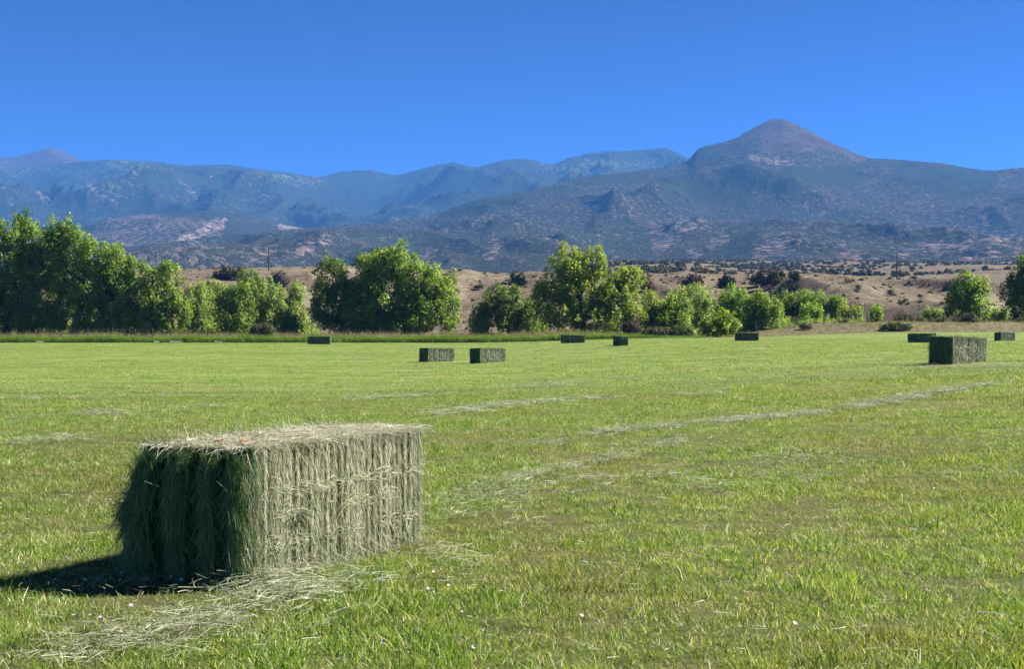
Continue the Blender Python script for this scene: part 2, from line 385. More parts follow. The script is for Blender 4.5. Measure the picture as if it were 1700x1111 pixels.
def unit(v): return v / (np.linalg.norm(v, axis=-1, keepdims=True) + 1e-9)

def tube_arrays(paths, sides=6):
    """paths: list of (points(n,3), radii(n)) -> verts, quads"""
    Vs, Fs, base = [], [], 0
    for P, rad in paths:
        P = np.asarray(P, float); n = len(P)
        T = unit(np.gradient(P, axis=0)); ref = np.array([0.3, 0.9, 0.2])
        A = unit(np.cross(T, ref)); B = np.cross(T, A)
        a = np.arange(sides) / sides * 2 * np.pi
        ring = P[:, None, :] + np.asarray(rad)[:, None, None] * (np.cos(a)[None, :, None] * A[:, None, :] + np.sin(a)[None, :, None] * B[:, None, :])
        Vs.append(ring.reshape(-1, 3))
        i = (np.arange(n - 1)[:, None] * sides); j = np.arange(sides)[None, :]; jn = (j + 1) % sides
        Fs.append(np.stack([base + i + j, base + i + jn, base + i + sides + jn, base + i + sides + j], -1).reshape(-1, 4))
        base += n * sides
    return np.concatenate(Vs), np.concatenate(Fs)

def branch(p0, p1, r0, r1, n=6, sag=0.12, r=rng):
    p0 = np.asarray(p0, float); p1 = np.asarray(p1, float); L = np.linalg.norm(p1 - p0)
    s = np.linspace(0, 1, n)[:, None]
    P = p0 + (p1 - p0) * s + np.sin(np.pi * s) * (r.normal(0, sag * L, 3) * [1, 1, 0.5])
    P[1:-1] += r.normal(0, 0.03 * L, (n - 2, 3))
    return P, r0 + (r1 - r0) * s[:, 0] ** 0.8

def leaf_arrays(cen, nrm, size, r, aspect=0.62):
    n = len(cen)
    a = unit(np.cross(nrm, r.normal(0, 1, (n, 3)))); b = np.cross(nrm, a)
    L = size[:, None]
    return np.stack([cen - a * L, cen + b * L * aspect + nrm * L * 0.12, cen + a * L, cen - b * L * aspect + nrm * L * 0.12], 1)

def crown_arrays(lobes, leaf, density, r, clump_r, up=1.25, shell=0.5):
    """lobes: (cx,cy,cz,rx,ry,rz) -> leaf quads, tint, clump centres"""
    CC, CN, CL = [], [], []
    for li, (cx, cyy, cz, rx, ry, rz) in enumerate(lobes):
        area = 4 * np.pi * ((rx * ry) ** 1.6 / 3 + (rx * rz) ** 1.6 / 3 + (ry * rz) ** 1.6 / 3) ** (1 / 1.6)
        nc = max(6, int(area * 0.70 / (clump_r ** 2)))
        d = unit(r.normal(0, 1, (nc, 3))); rr = (shell + (1.04 - shell) * r.random(nc) ** 0.55)[:, None]
        rr = rr * (1 + 0.16 * r.normal(0, 1, (nc, 1)) * (d[:, 2:3] > -0.2))
        CC.append(np.array([cx, cyy, cz]) + d * rr * np.array([rx, ry, rz])); CN.append(d); CL.append(np.full(nc, li))
    CC = np.concatenate(CC); CN = np.concatenate(CN); CL = np.concatenate(CL)
    keep = CC[:, 2] > clump_r * 0.35
    CC, CN, CL = CC[keep], CN[keep], CL[keep]
    cr = clump_r * r.uniform(0.4, 1.3, len(CC))
    nl = np.maximum(8, (density * (cr / leaf) ** 2).astype(int))
    idx = np.repeat(np.arange(len(CC)), nl); n = len(idx)
    d = unit(r.normal(0, 1, (n, 3)) + 0.25 * CN[idx])
    rad = r.random(n) ** 0.45
    off = d * (rad * cr[idx])[:, None] * np.array([0.82, 0.82, up])
    # pointed plumes: narrower towards the top
    k = np.clip(1 - 0.45 * off[:, 2] / (cr[idx] * up), 0.35, 1.3)
    off[:, :2] *= k[:, None]
    cen = CC[idx] + off
    nrm = unit(0.55 * d + 0.35 * CN[idx] + np.array([0, 0, 0.25]) + r.normal(0, 0.55, (n, 3)))
    size = leaf * r.uniform(0.55, 1.3, n)
    V = leaf_arrays(cen, nrm, size, r)
    ctint = np.clip(0.5 + r.normal(0, 0.2, len(CC)), 0, 1)
    tint = np.clip(ctint[idx] + r.normal(0, 0.2, n), 0, 1)
    good = V[:, :, 2].min(1) > 0.02
    return V[good], tint[good], CC, CL

def make_plant(name, label, cat, group, base, lobes, leaf_key, leaf=0.165, density=2.5, clump=1.0, trunk_r=0.25, bark=None, up=1.1, stems=1, seed=0, shell=0.5, crown_name='crown', lean=0.0):
    r = np.random.default_rng(seed + 100)
    root = empty(name, base); tag(root, label, cat, group)
    V, tint, CC, CL = crown_arrays(lobes, leaf, density, r, clump, up, shell)
    n = len(V)
    mesh_np(crown_name, V.reshape(-1, 3), np.arange(n * 4).reshape(-1, 4), LEAF[leaf_key], root, attrs={'tint': np.repeat(tint, 4)})
    paths = []
    zlow = min(l[2] - l[5] for l in lobes); ztop = max(l[2] + l[5] for l in lobes)
    if stems == 1:
        fork = np.array([lean, 0, max(0.12 * ztop, min(0.3 * ztop, zlow + 0.3 * ztop))])
        paths.append(branch((0, 0, -0.3), fork, trunk_r * 1.15, trunk_r * 0.8, 5, 0.04, r))
        starts = [fork] * len(lobes)
    else:
        starts = [np.array([r.normal(0, 0.25 * stems * 0.12), r.normal(0, 0.2), -0.1]) for _ in lobes]
    for li, l in enumerate(lobes):
        c = np.array(l[:3]); e = c + np.array([0, 0, 0.15 * l[5]])
        P, rr = branch(starts[li], e, trunk_r * 0.6, trunk_r * 0.22, 7, 0.08, r); paths.append((P, rr))
        mine = CC[CL == li]
        for q in mine[r.permutation(len(mine))[:14]]:
            s = P[r.integers(2, 7)]
            paths.append(branch(s, q, trunk_r * 0.2, trunk_r * 0.045, 5, 0.08, r))
    TV, TF = tube_arrays(paths, 6)
    mesh_np('trunk', TV, TF, bark or M_BARK, root, smooth=True)
    return root

GT = 'cottonwoods along the field edge'
GS = 'young cottonwoods and willows along the river'
def plant_px(name, label, cat, group, bpx, d, lobes_px, key, ground=RG, depth=0.8, **kw):
    if group in (GT, GS): d += 12.0 if bpx < 1240 else 4.0
    """lobes given as photograph px at distance d; turned into metres round the trunk's foot"""
    x = gx(bpx, d); z = float(ground(x, d)); r = np.random.default_rng(int(bpx * 7 + d))
    S = d / F; lobes = []
    for (cx, cyp, rx, rz) in lobes_px:
        zz = EYE + (HOR - cyp) * S - z
        lobes.append(((cx - bpx) * S, r.uniform(-0.3, 0.3) * rx * S, zz, rx * S, rx * S * depth, rz * S))
    return make_plant(name, label, cat, group, (x, d, z), lobes, key, seed=int(bpx), **kw)

# big cottonwoods
plant_px('cottonwood_tree', 'large dark green cottonwood cut off by the left edge, heavy leaning trunk', 'tree', GT, 12, 180,
    [(-60, 430, 55, 60), (-5, 432, 48, 52), (40, 402, 34, 36), (18, 470, 42, 48), (-40, 500, 55, 45), (72, 440, 36, 44), (60, 500, 46, 44), (40, 375, 16, 22), (88, 415, 30, 40), (0, 520, 50, 34), (70, 528, 50, 28)], 'mid', clump=0.95, trunk_r=0.6, lean=1.0)
plant_px('cottonwood_tree', 'large spreading cottonwood second from left with leaning limbs', 'tree', GT, 165, 178,
    [(112, 405, 34, 36), (92, 385, 16, 26), (160, 425, 36, 36), (195, 440, 26, 34), (135, 470, 46, 44), (190, 492, 36, 42), (120, 520, 48, 32), (215, 465, 18, 26), (165, 525, 40, 28), (180, 460, 34, 36), (205, 530, 36, 26)], 'mid', clump=0.95, trunk_r=0.5)
plant_px('cottonwood_tree', 'rounded cottonwood at the right end of the left grove', 'tree', GT, 240, 177,
    [(252, 470, 26, 30), (280, 462, 18, 26), (225, 500, 30, 34), (268, 508, 34, 36), (240, 532, 40, 22), (290, 520, 26, 32)], 'mid', clump=0.85, trunk_r=0.3)
plant_px('cottonwood_tree', 'broad tall cottonwood behind and right of the far left bale', 'tree', GT, 645, 180,
    [(640, 437, 36, 32), (612, 452, 26, 30), (685, 462, 38, 34), (725, 480, 30, 32), (645, 495, 52, 42), (705, 510, 44, 40), (600, 510, 40, 42), (742, 515, 24, 32), (655, 420, 14, 20), (660, 535, 60, 20)], 'mid', clump=0.9, trunk_r=0.45)
plant_px('cottonwood_tree', 'smaller dark cottonwood joined to the left side of the broad one', 'tree', GT, 570, 181,
    [(556, 462, 26, 28), (538, 485, 22, 26), (580, 485, 26, 32), (555, 510, 34, 28), (575, 535, 36, 20), (535, 520, 16, 20)], 'dark', clump=0.85, trunk_r=0.3)
plant_px('cottonwood_tree', 'tall yellow green cottonwood with an open twin topped crown', 'tree', GT, 968, 179,
    [(942, 436, 27, 26), (985, 438, 24, 27), (958, 452, 30, 24), (918, 472, 24, 20), (900, 495, 16, 18), (962, 492, 40, 32), (1022, 470, 26, 22), (1045, 468, 18, 22), (1020, 500, 34, 30), (935, 520, 40, 26), (995, 528, 46, 24), (1045, 525, 22, 26)], 'lime', clump=0.85, trunk_r=0.4, shell=0.6)
plant_px('cottonwood_tree', 'short dark green cottonwood left of the twin topped tree', 'tree', GT, 845, 186,
    [(838, 497, 26, 24), (862, 505, 22, 24), (822, 512, 22, 22), (850, 530, 34, 20), (880, 525, 18, 24)], 'dark', clump=0.8, trunk_r=0.25)
plant_px('cottonwood_tree', 'bright green lone cottonwood near the right edge', 'tree', GT, 1610, 200,
    [(1600, 472, 19, 18), (1624, 478, 17, 17), (1584, 492, 14, 14), (1610, 495, 26, 20), (1598, 515, 26, 18), (1626, 515, 20, 20)], 'bright', clump=0.85, trunk_r=0.3, shell=0.6)
plant_px('cottonwood_tree', 'dark green cottonwood cut off by the right edge', 'tree', GT, 1712, 196,
    [(1690, 462, 20, 20), (1712, 440, 22, 22), (1680, 485, 18, 18), (1712, 485, 34, 32), (1740, 460, 34, 36), (1700, 515, 26, 18)], 'dark', clump=0.85, trunk_r=0.35)
# saplings and small cottonwoods
def skirt(lobes, base_py):
    lo = min(c - r for c, _, r, _ in lobes); hi = max(c + r for c, _, r, _ in lobes); w_ = (hi - lo) / 2; m_ = (hi + lo) / 2
    return lobes + [(m_ - w_ * .5, base_py - 16, w_ * .34, 17), (m_, base_py - 14, w_ * .34, 15), (m_ + w_ * .5, base_py - 17, w_ * .34, 18)]
sap = [
 ('pale green sapling right beside the left grove', 325, 186, [(322, 495, 22, 26), (338, 512, 24, 26), (318, 530, 24, 20)], 'pale'),
 ('grey green sapling behind the gap left of the utility pole', 350, 215, [(350, 488, 20, 22), (365, 500, 18, 24), (348, 520, 28, 26)], 'pale'),
 ('bushy sapling below the wide shrub on the bluff', 385, 182, [(378, 505, 18, 26), (396, 490, 18, 26), (410, 500, 16, 28), (392, 530, 32, 24)], 'mid'),
 ('dark rounded young tree rising above the saplings', 417, 235, [(415, 468, 17, 18), (404, 480, 14, 16), (425, 482, 14, 18), (415, 505, 20, 26)], 'dark'),
 ('pale sapling with upright shoots below the utility pole', 448, 184, [(440, 490, 16, 24), (458, 495, 15, 26), (448, 525, 28, 26)], 'pale'),
 ('narrow columnar sapling left of the broad cottonwood', 490, 190, [(492, 488, 12, 22), (486, 512, 15, 28), (496, 535, 18, 18)], 'pale'),
 ('dark little sapling at the foot of the columnar one', 476, 181, [(474, 528, 14, 18), (482, 542, 16, 10)], 'dark'),
 ('grey green sapling between the broad and the short dark cottonwoods', 796, 186, [(796, 520, 12, 18), (792, 538, 14, 14), (806, 536, 12, 14)], 'pale'),
 ('sapling in the gap below the twin topped cottonwood', 884, 188, [(886, 528, 14, 18), (896, 540, 14, 12)], 'mid'),
 ('green sapling just right of the twin topped cottonwood', 1082, 184, [(1078, 508, 17, 22), (1092, 518, 16, 20), (1080, 535, 24, 18)], 'lime'),
 ('round sapling third from the twin topped cottonwood', 1120, 183, [(1112, 512, 16, 20), (1130, 510, 16, 20), (1120, 533, 28, 20)], 'mid'),
 ('pale thicket tree behind the saplings below the bare brown bush', 1145, 222, [(1130, 492, 22, 14), (1160, 492, 22, 16), (1145, 512, 36, 22)], 'pale'),
 ('darker sapling in the shade behind the lime bush', 1168, 205, [(1165, 512, 14, 24), (1178, 522, 14, 24)], 'pale'),
 ('tall sapling behind the lime bush', 1214, 195, [(1212, 494, 17, 18), (1226, 508, 18, 22), (1205, 520, 22, 26), (1225, 535, 22, 16)], 'bright'),
 ('wide sapling at the left end of the dirt bank', 1266, 186, [(1262, 504, 16, 18), (1280, 518, 20, 22), (1252, 522, 20, 24), (1270, 538, 30, 14)], 'mid'),
 ('dark green thicket tree below the pair of junipers', 1308, 225, [(1304, 500, 16, 16), (1318, 515, 18, 20), (1304, 525, 16, 18)], 'dark'),
 ('thicket tree behind the fence posts on the dirt bank', 1342, 225, [(1335, 496, 18, 12), (1355, 505, 20, 18), (1340, 520, 26, 18)], 'mid'),
 ('small bright sapling in front of the thicket', 1348, 200, [(1340, 522, 14, 14), (1354, 524, 14, 14)], 'bright'),
 ('thicket tree at the right end of the thicket', 1385, 222, [(1376, 502, 14, 12), (1392, 506, 14, 12), (1384, 520, 22, 16)], 'mid'),
 ('low bright sapling right of the thicket', 1412, 205, [(1404, 525, 13, 12), (1420, 524, 13, 14), (1412, 532, 20, 8)], 'lime'),
 ('tiny lone bright green sapling on the bluff foot', 1456, 210, [(1456, 516, 7, 9), (1454, 526, 9, 9)], 'bright'),
 ('blue green sapling left of the lone bright cottonwood', 1550, 212, [(1545, 524, 12, 10), (1558, 526, 11, 10)], 'pale'),
 ('pale sapling between the two right hand cottonwoods', 1662, 205, [(1658, 524, 10, 12), (1668, 530, 10, 12)], 'pale'),
]
for lab, bx, d, lb, key in sap:
    plant_px('sapling_tree', lab, 'tree', GS, bx, d, skirt(lb, 556 if bx < 1240 else 545), key, clump=0.62, leaf=0.14, trunk_r=0.11, up=1.5, depth=0.95)
plant_px('lime_bush', 'lime yellow rounded bush at the field edge left of the dirt bank', 'bush', None, 1190, 181, [(1178, 535, 18, 16), (1200, 530, 20, 16), (1215, 540, 14, 12), (1190, 545, 28, 9)], 'lime', clump=0.55, leaf=0.15, trunk_r=0.08, stems=4, depth=0.9, crown_name='foliage')

# sage and rabbitbrush along the bank
GB = 'sagebrush along the bank'
shr = [
 ('grey green shrub in front of the saplings below the utility pole', 436, 180, (436, 548, 20, 9), 'sage'),
 ('grey twiggy shrub under the twin topped cottonwood', 1046, 180, (1046, 545, 14, 12), 'twiggy'),
 ('low olive shrub beside the grey twiggy one', 1090, 179, (1090, 551, 26, 6), 'sage'),
 ('low tangled shrub left of the lime bush', 1128, 179, (1128, 551, 22, 8), 'sagegreen'),
 ('small green shrub alone on the dirt bank', 1338, 183, (1338, 544, 10, 6), 'sagegreen'),
 ('dark low shrub behind the fence on the dirt bank', 1322, 196, (1322, 536, 10, 6), 'sagegreen'),
 ('grey shrub behind the dirt bank', 1400, 192, (1400, 536, 12, 6), 'sage'),
 ('dark green sagebrush at the right end of the dirt bank', 1430, 188, (1430, 541, 14, 7), 'sagegreen'),
 ('tan sagebrush touching the dark green one on the bank', 1450, 190, (1450, 538, 14, 8), 'sage'),
 ('long low sagebrush reaching forward into the field edge', 1488, 180, (1486, 546, 26, 9), 'sagegreen'),
 ('brown toned sagebrush behind the long low one', 1500, 198, (1500, 532, 18, 9), 'sage'),
 ('dark based sagebrush left of the lone bright cottonwood', 1528, 190, (1528, 536, 14, 9), 'sage'),
 ('round tan sagebrush below the lone bright cottonwood', 1558, 189, (1558, 537, 15, 9), 'sage'),
 ('small tan shrub in front of the lone bright cottonwood', 1582, 192, (1582, 536, 10, 7), 'sage'),
 ('largest tan rabbitbrush behind the nearest right bale', 1609, 188, (1609, 533, 17, 11), 'sage'),
 ('grey green shrub right of the largest rabbitbrush', 1642, 190, (1642, 537, 13, 8), 'sage'),
 ('bright green low shrub near the right edge', 1668, 188, (1668, 538, 12, 6), 'sagegreen'),
 ('tan shrub cut by the right edge', 1698, 190, (1698, 535, 12, 8), 'sage'),
]
for lab, bx, d, lb, key in shr:
    plant_px('sagebrush_shrub' if 'sage' in key else 'twiggy_shrub', lab, 'shrub', GB, bx, d, [lb, (lb[0] - lb[2] * .4, lb[1] + 1, lb[2] * .6, lb[3] * .8), (lb[0] + lb[2] * .45, lb[1] + 1, lb[2] * .55, lb[3] * .85)], key,
             clump=0.32, leaf=0.09, trunk_r=0.04, stems=3, up=1.2, depth=0.9, bark=M_TWIG, crown_name='foliage', shell=0.3)

# junipers and bushes on the bluff face
def on_bluff(px, py):
    d = np.linspace(262, 640, 900); x = (px - 850) / F * d
    ppy = HOR - F * (RG(x, d) - EYE) / d
    i = np.argmax(ppy <= py); return d[i] if (ppy <= py).any() else d[np.argmin(ppy)]
GJ = 'junipers on the bluff'
jun = [
 ('dark round juniper on the bluff left of the twin topped cottonwood', 860, 475, [(860, 462, 12, 13), (855, 468, 11, 9), (866, 468, 9, 9)], 'juniper'),
 ('round dark juniper standing alone on the bluff above the lime bush', 1207, 479, [(1207, 467, 11, 12), (1202, 471, 10, 8), (1214, 470, 8, 9)], 'juniper'),
 ('left juniper of the touching pair on the bluff', 1262, 476, [(1264, 462, 12, 12), (1252, 467, 9, 8), (1270, 468, 9, 9)], 'juniper'),
 ('right juniper of the touching pair on the bluff', 1284, 474, [(1283, 461, 12, 12), (1290, 465, 9, 9), (1278, 464, 9, 9)], 'olive'),
 ('small round juniper right of the touching pair', 1318, 466, [(1318, 459, 7, 7), (1320, 461, 5, 5)], 'juniper'),
 ('narrow small juniper between the pair and the round one', 1297, 464, [(1297, 458, 5, 7)], 'olive'),
 ('olive juniper in front of the small round one', 1317, 484, [(1317, 477, 8, 7), (1306, 481, 8, 6)], 'olive'),
 ('wide olive juniper on the bluff left of the left utility pole', 376, 463, [(372, 453, 14, 10), (388, 455, 12, 8), (360, 458, 8, 6), (398, 453, 8, 7)], 'olive'),
 ('dead rust coloured bush beside the twin topped cottonwood', 1072, 484, [(1070, 466, 9, 12), (1076, 474, 10, 10)], 'rust'),
 ('bare brown bush on the bluff right of the rust one', 1150, 476, [(1152, 464, 12, 8), (1142, 470, 12, 7), (1158, 469, 8, 6)], 'twiggy'),
 ('small juniper high on the bare bluff face', 1424, 484, [(1424, 479, 6, 5)], 'juniper'),
 ('small twin lobed bush just under the bluff crest', 1411, 470, [(1407, 467, 4, 3), (1415, 467, 4, 4)], 'juniper'),
 ('small round juniper below the right utility pole', 1480, 492, [(1480, 488, 5, 5)], 'juniper'),
 ('olive bush low on the bluff face below the right utility pole', 1497, 507, [(1497, 502, 6, 5)], 'olive'),
 ('tiny dark bush near the bluff crest right of the right utility pole', 1508, 473, [(1508, 470, 4, 4)], 'juniper'),
 ('small bush on the bluff slope behind the broad cottonwood', 794, 481, [(794, 476, 7, 5)], 'juniper'),
 ('grey green bush low on the bluff between saplings', 1280, 494, [(1280, 488, 5, 6)], 'olive'),
]
for lab, bx, by, lb, key in jun:
    d = float(on_bluff(bx, by))
    plant_px('bluff_bush' if key in ('rust', 'twiggy') else 'juniper_tree', lab, 'bush' if key in ('rust', 'twiggy') else 'tree', GJ, bx, d, lb, key,
             clump=0.75, leaf=0.24, trunk_r=0.16, stems=3, up=1.0, depth=1.0, shell=0.35, density=2.6)

# ------------------------------------------------------------------ scattering (stuff)
def proto_collection(name, objs):
    col = bpy.data.collections.new(name)
    for k, o in enumerate(objs):                    # Collection Info sorts by name
        o.name = '%s_%02d' % (name, k); col.objects.link(o)
    return col
def scatter(name, P, rot, scl, idx, col, label, cat):
    me = bpy.data.meshes.new(name); n = len(P)
    me.vertices.add(n); me.vertices.foreach_set('co', np.asarray(P, np.float32).ravel())
    for a, v in (('rot', rot), ('scl', scl)):
        at = me.attributes.new(a, 'FLOAT_VECTOR', 'POINT'); at.data.foreach_set('vector', np.asarray(v, np.float32).ravel())
    at = me.attributes.new('idx', 'INT', 'POINT'); at.data.foreach_set('value', np.asarray(idx, np.int32))
    o = bpy.data.objects.new(name, me); C.objects.link(o); tag(o, label, cat, kind='stuff')
    ng = bpy.data.node_groups.new(name + '_nodes', 'GeometryNodeTree')
    ng.interface.new_socket('Geometry', in_out='INPUT', socket_type='NodeSocketGeometry')
    ng.interface.new_socket('Geometry', in_out='OUTPUT', socket_type='NodeSocketGeometry')
    gi = ng.nodes.new('NodeGroupInput'); go = ng.nodes.new('NodeGroupOutput')
    ci = ng.nodes.new('GeometryNodeCollectionInfo'); ci.inputs['Collection'].default_value = col
    ci.inputs['Separate Children'].default_value = True; ci.inputs['Reset Children'].default_value = True
    ip = ng.nodes.new('GeometryNodeInstanceOnPoints'); ip.inputs['Pick Instance'].default_value = True
    def na(nm, dt):
        k = ng.nodes.new('GeometryNodeInputNamedAttribute'); k.data_type = dt; k.inputs['Name'].default_value = nm
        return k.outputs['Attribute']
    L = ng.links.new
    L(gi.outputs[0], ip.inputs['Points']); L(ci.outputs[0], ip.inputs['Instance'])
    L(na('idx', 'INT'), ip.inputs['Instance Index']); L(na('rot', 'FLOAT_VECTOR'), ip.inputs['Rotation']); L(na('scl', 'FLOAT_VECTOR'), ip.inputs['Scale'])
    L(ip.outputs[0], go.inputs[0])
    md = o.modifiers.new('scatter', 'NODES'); md.node_group = ng
    return o

def ribbons(P, D, L, W, bend, side, segs=2, taper=0.15):
    """curved tapering strips; returns verts (n, 2(segs+1), 3) and faces"""
    n = len(P); s = np.linspace(0, 1, segs + 1)
    pts = P[:, None, :] + D[:, None, :] * (L[:, None] * s)[:, :, None] + bend[:, None, :] * (s ** 2)[None, :, None]
    wd = (W[:, None] * (1 - (1 - taper) * s ** 1.5)[None, :])[:, :, None] * 0.5
    V = np.stack([pts - side[:, None, :] * wd, pts + side[:, None, :] * wd], 2).reshape(n, -1, 3)
    k = 2 * (segs + 1); b = (np.arange(n) * k)[:, None]
    f = np.concatenate([np.stack([b[:, 0] + 2 * j, b[:, 0] + 2 * j + 1, b[:, 0] + 2 * j + 3, b[:, 0] + 2 * j + 2], 1) for j in range(segs)])
    return V, f, k

def tuft(name, mat, n, radius, hmin, hmax, w, lean, r, dry=0.2, segs=2):
    a = r.uniform(0, 2 * np.pi, n); q = radius * np.sqrt(r.random(n))
    P = np.stack([q * np.cos(a), q * np.sin(a), np.full(n, -0.015)], 1)
    L = r.uniform(hmin, hmax, n) * (0.5 + 0.5 * r.random(n))
    az = r.uniform(0, 2 * np.pi, n); tl = np.abs(r.normal(0, lean, n))
    D = np.stack([np.cos(az) * np.sin(tl), np.sin(az) * np.sin(tl), np.cos(tl)], 1)
    bend = np.stack([np.cos(az), np.sin(az), -0.35 * np.ones(n)], 1) * (L * r.uniform(0.05, 0.55, n))[:, None]
    sa = r.uniform(0, 2 * np.pi, n); side = np.stack([np.cos(sa), np.sin(sa), np.zeros(n)], 1)
    V, f, k = ribbons(P, D, L, w * r.uniform(0.6, 1.4, n), bend, side, segs)
    tint = np.where(r.random(n) < dry, r.uniform(0.75, 1.0, n), r.uniform(0, 0.6, n))
    return mesh_np(name, V.reshape(-1, 3), f, mat, attrs={'tint': np.repeat(tint, k)}, link=False)

m_blade, t, out = new_mat('grass_blade')
pp = pos(t)
patch = noise(t, pos(t, (0.6, 0.35, 0)), 0.45, 4, 0.6)
patch2 = noise(t, pos(t, (1, 1, 0)), 1.7, 3)
tn = attr(t, 'tint'); orr = orand(t)
green = ramp(t, math_(t, 'ADD', math_(t, 'MULTIPLY', tn, 0.75), math_(t, 'MULTIPLY', orr, 0.5)),
             [(0.0, (0.026, 0.069, 0.010)), (0.30, (0.094, 0.192, 0.021)), (0.6, (0.184, 0.282, 0.034)), (0.82, (0.335, 0.351, 0.122)), (1.0, (0.572, 0.555, 0.376))])
dryc = ramp(t, math_(t, 'ADD', tn, math_(t, 'MULTIPLY', orr, 0.3)), [(0.0, (0.085, 0.110, 0.020)), (0.4, (0.167, 0.149, 0.046)), (0.8, (0.234, 0.185, 0.092)), (1.0, (0.341, 0.291, 0.185))])
pf = ramp(t, math_(t, 'ADD', math_(t, 'MULTIPLY', patch, 0.7), math_(t, 'MULTIPLY', patch2, 0.3)), [(0.48, 0.0), (0.66, 0.8)])
c = mix(t, pf, green, dryc)
shade(t, out, c, 0.55, 0.3, 0.42, (1.2, 1.15, 0.5))
m_straw, t, out = new_mat('loose_hay_strand')
c = ramp(t, math_(t, 'ADD', math_(t, 'MULTIPLY', attr(t, 'tint'), 0.8), math_(t, 'MULTIPLY', orand(t), 0.2)), [(0.0, (0.106, 0.131, 0.064)), (0.45, (0.234, 0.252, 0.160)), (1.0, (0.426, 0.426, 0.327))])
shade(t, out, c, 0.6, 0.3, 0.2, (1.1, 1.0, 0.7))

# ---- stubble and regrowth
r = np.random.default_rng(21)
tufts = [tuft('grass_tuft_proto', m_blade, 50, 0.15, 0.03, 0.085, 0.0066, 0.52, r, 0.12 + 0.05 * (k % 4)) for k in range(8)]
tufts += [tuft('grass_tuft_tall_proto', m_blade, 40, 0.12, 0.06, 0.17, 0.0065, 0.32, r, 0.08) for k in range(3)]
tufts += [tuft('grass_tuft_far_proto', m_blade, 60, 0.45, 0.04, 0.11, 0.012, 0.45, r, 0.22) for k in range(5)]
colT = proto_collection('grass_protos', tufts)
def fan_points(y0, y1, n, r, power, margin=0.08, half=0.375):
    """points on the ground in the wedge ahead, denser towards the near end (density ~ y^-power)"""
    a = 2 - power
    u = r.random(n)
    y = (y0 ** a + u * (y1 ** a - y0 ** a)) ** (1 / a) if abs(a) > 1e-6 else y0 * (y1 / y0) ** u
    x = r.uniform(-1, 1, n) * (half * y + 4.5)
    return x, y
x, y = fan_points(3.0, 40, 70000, r, 1.3)
lush = perlin(x / 1.9 + 7, y / 1.9) + 0.6 * perlin(x / 0.6, y / 0.6 + 4)
keep = r.random(len(x)) < np.clip(0.72 + 0.75 * lush, 0.18, 1.0); x, y, lush = x[keep], y[keep], lush[keep]
n = len(x); P = np.stack([x, y, G(x, y)], 1)
s = r.uniform(0.65, 1.15, n) * (1 + 0.35 * np.clip(lush, -0.6, 0.8))
idx1 = np.where((r.random(n) < 0.14) & (lush > 0.05), r.integers(8, 11, n), r.integers(0, 8, n))
rot1 = np.stack([r.normal(0, .08, n), r.normal(0, .08, n), r.uniform(0, 6.28, n)], 1); scl1 = np.stack([s, s, s * r.uniform(.7, 1.2, n)], 1)
x, y = fan_points(26, 176, 22000, r, 1.1)
n = len(x); P2 = np.stack([x, y, G(x, y)], 1); s = r.uniform(0.7, 1.3, n) * (1 + y / 160)
keepf = r.random(n) < np.clip(0.75 + 0.8 * perlin(x / 9, y / 4), 0.2, 1)
rot2 = np.stack([np.zeros(n), np.zeros(n), r.uniform(0, 6.28, n)], 1); scl2 = np.stack([s, s, r.uniform(0.6, 1.05, n)], 1); idx2 = r.integers(11, 16, n)
scatter('field_grass', np.concatenate([P, P2[keepf]]), np.concatenate([rot1, rot2[keepf]]), np.concatenate([scl1, scl2[keepf]]), np.concatenate([idx1, idx2[keepf]]), colT,
        'short mown grass and stubble covering the field', 'grass')

# ---- loose hay left on the field
def litter(name, n, radius, lmin, lmax, w, r, aniso=0.0, lift=0.02):
    P = np.stack([r.normal(0, radius * .5, n), r.normal(0, radius * .5, n), np.abs(r.normal(0.03, lift, n)) + 0.01], 1)
    az = np.where(r.random(n) < aniso, r.normal(np.pi / 2, 0.35, n), r.uniform(0, 2 * np.pi, n)); el = r.normal(0.03, 0.13, n)
    D = np.stack([np.cos(az) * np.cos(el), np.sin(az) * np.cos(el), np.sin(el)], 1)
    L = r.uniform(lmin, lmax, n)
    sd = unit(np.cross(D, np.array([0, 0, 1.0]) + r.normal(0, 0.4, (n, 3))))
    bend = np.cross(D, [0, 0, 1.0]) * (L * r.normal(0, 0.25, n))[:, None] + np.array([0, 0, -1]) * (L * 0.08)[:, None]
    V, f, k = ribbons(P, D, L, w * r.uniform(.6, 1.4, n), bend, sd, 3, 0.4)
    return mesh_np(name, V.reshape(-1, 3), f, m_straw, attrs={'tint': np.repeat(r.random(n), k)}, link=False)
lit = [litter('hay_litter_proto', 42, 0.30, 0.04, 0.19, 0.0034, r, 0.5, 0.018) for k in range(6)]
lit += [litter('hay_sparse_proto', 4, 0.3, 0.03, 0.14, 0.0034, r, 0.3, 0.02) for k in range(4)]
lit += [litter('hay_litter_far_proto', 40, 0.6, 0.12, 0.40, 0.009, r, 0.4, 0.03) for k in range(4)]
colL = proto_collection('hay_protos', lit)
Pl, Rl, Sl, Il = [], [], [], []
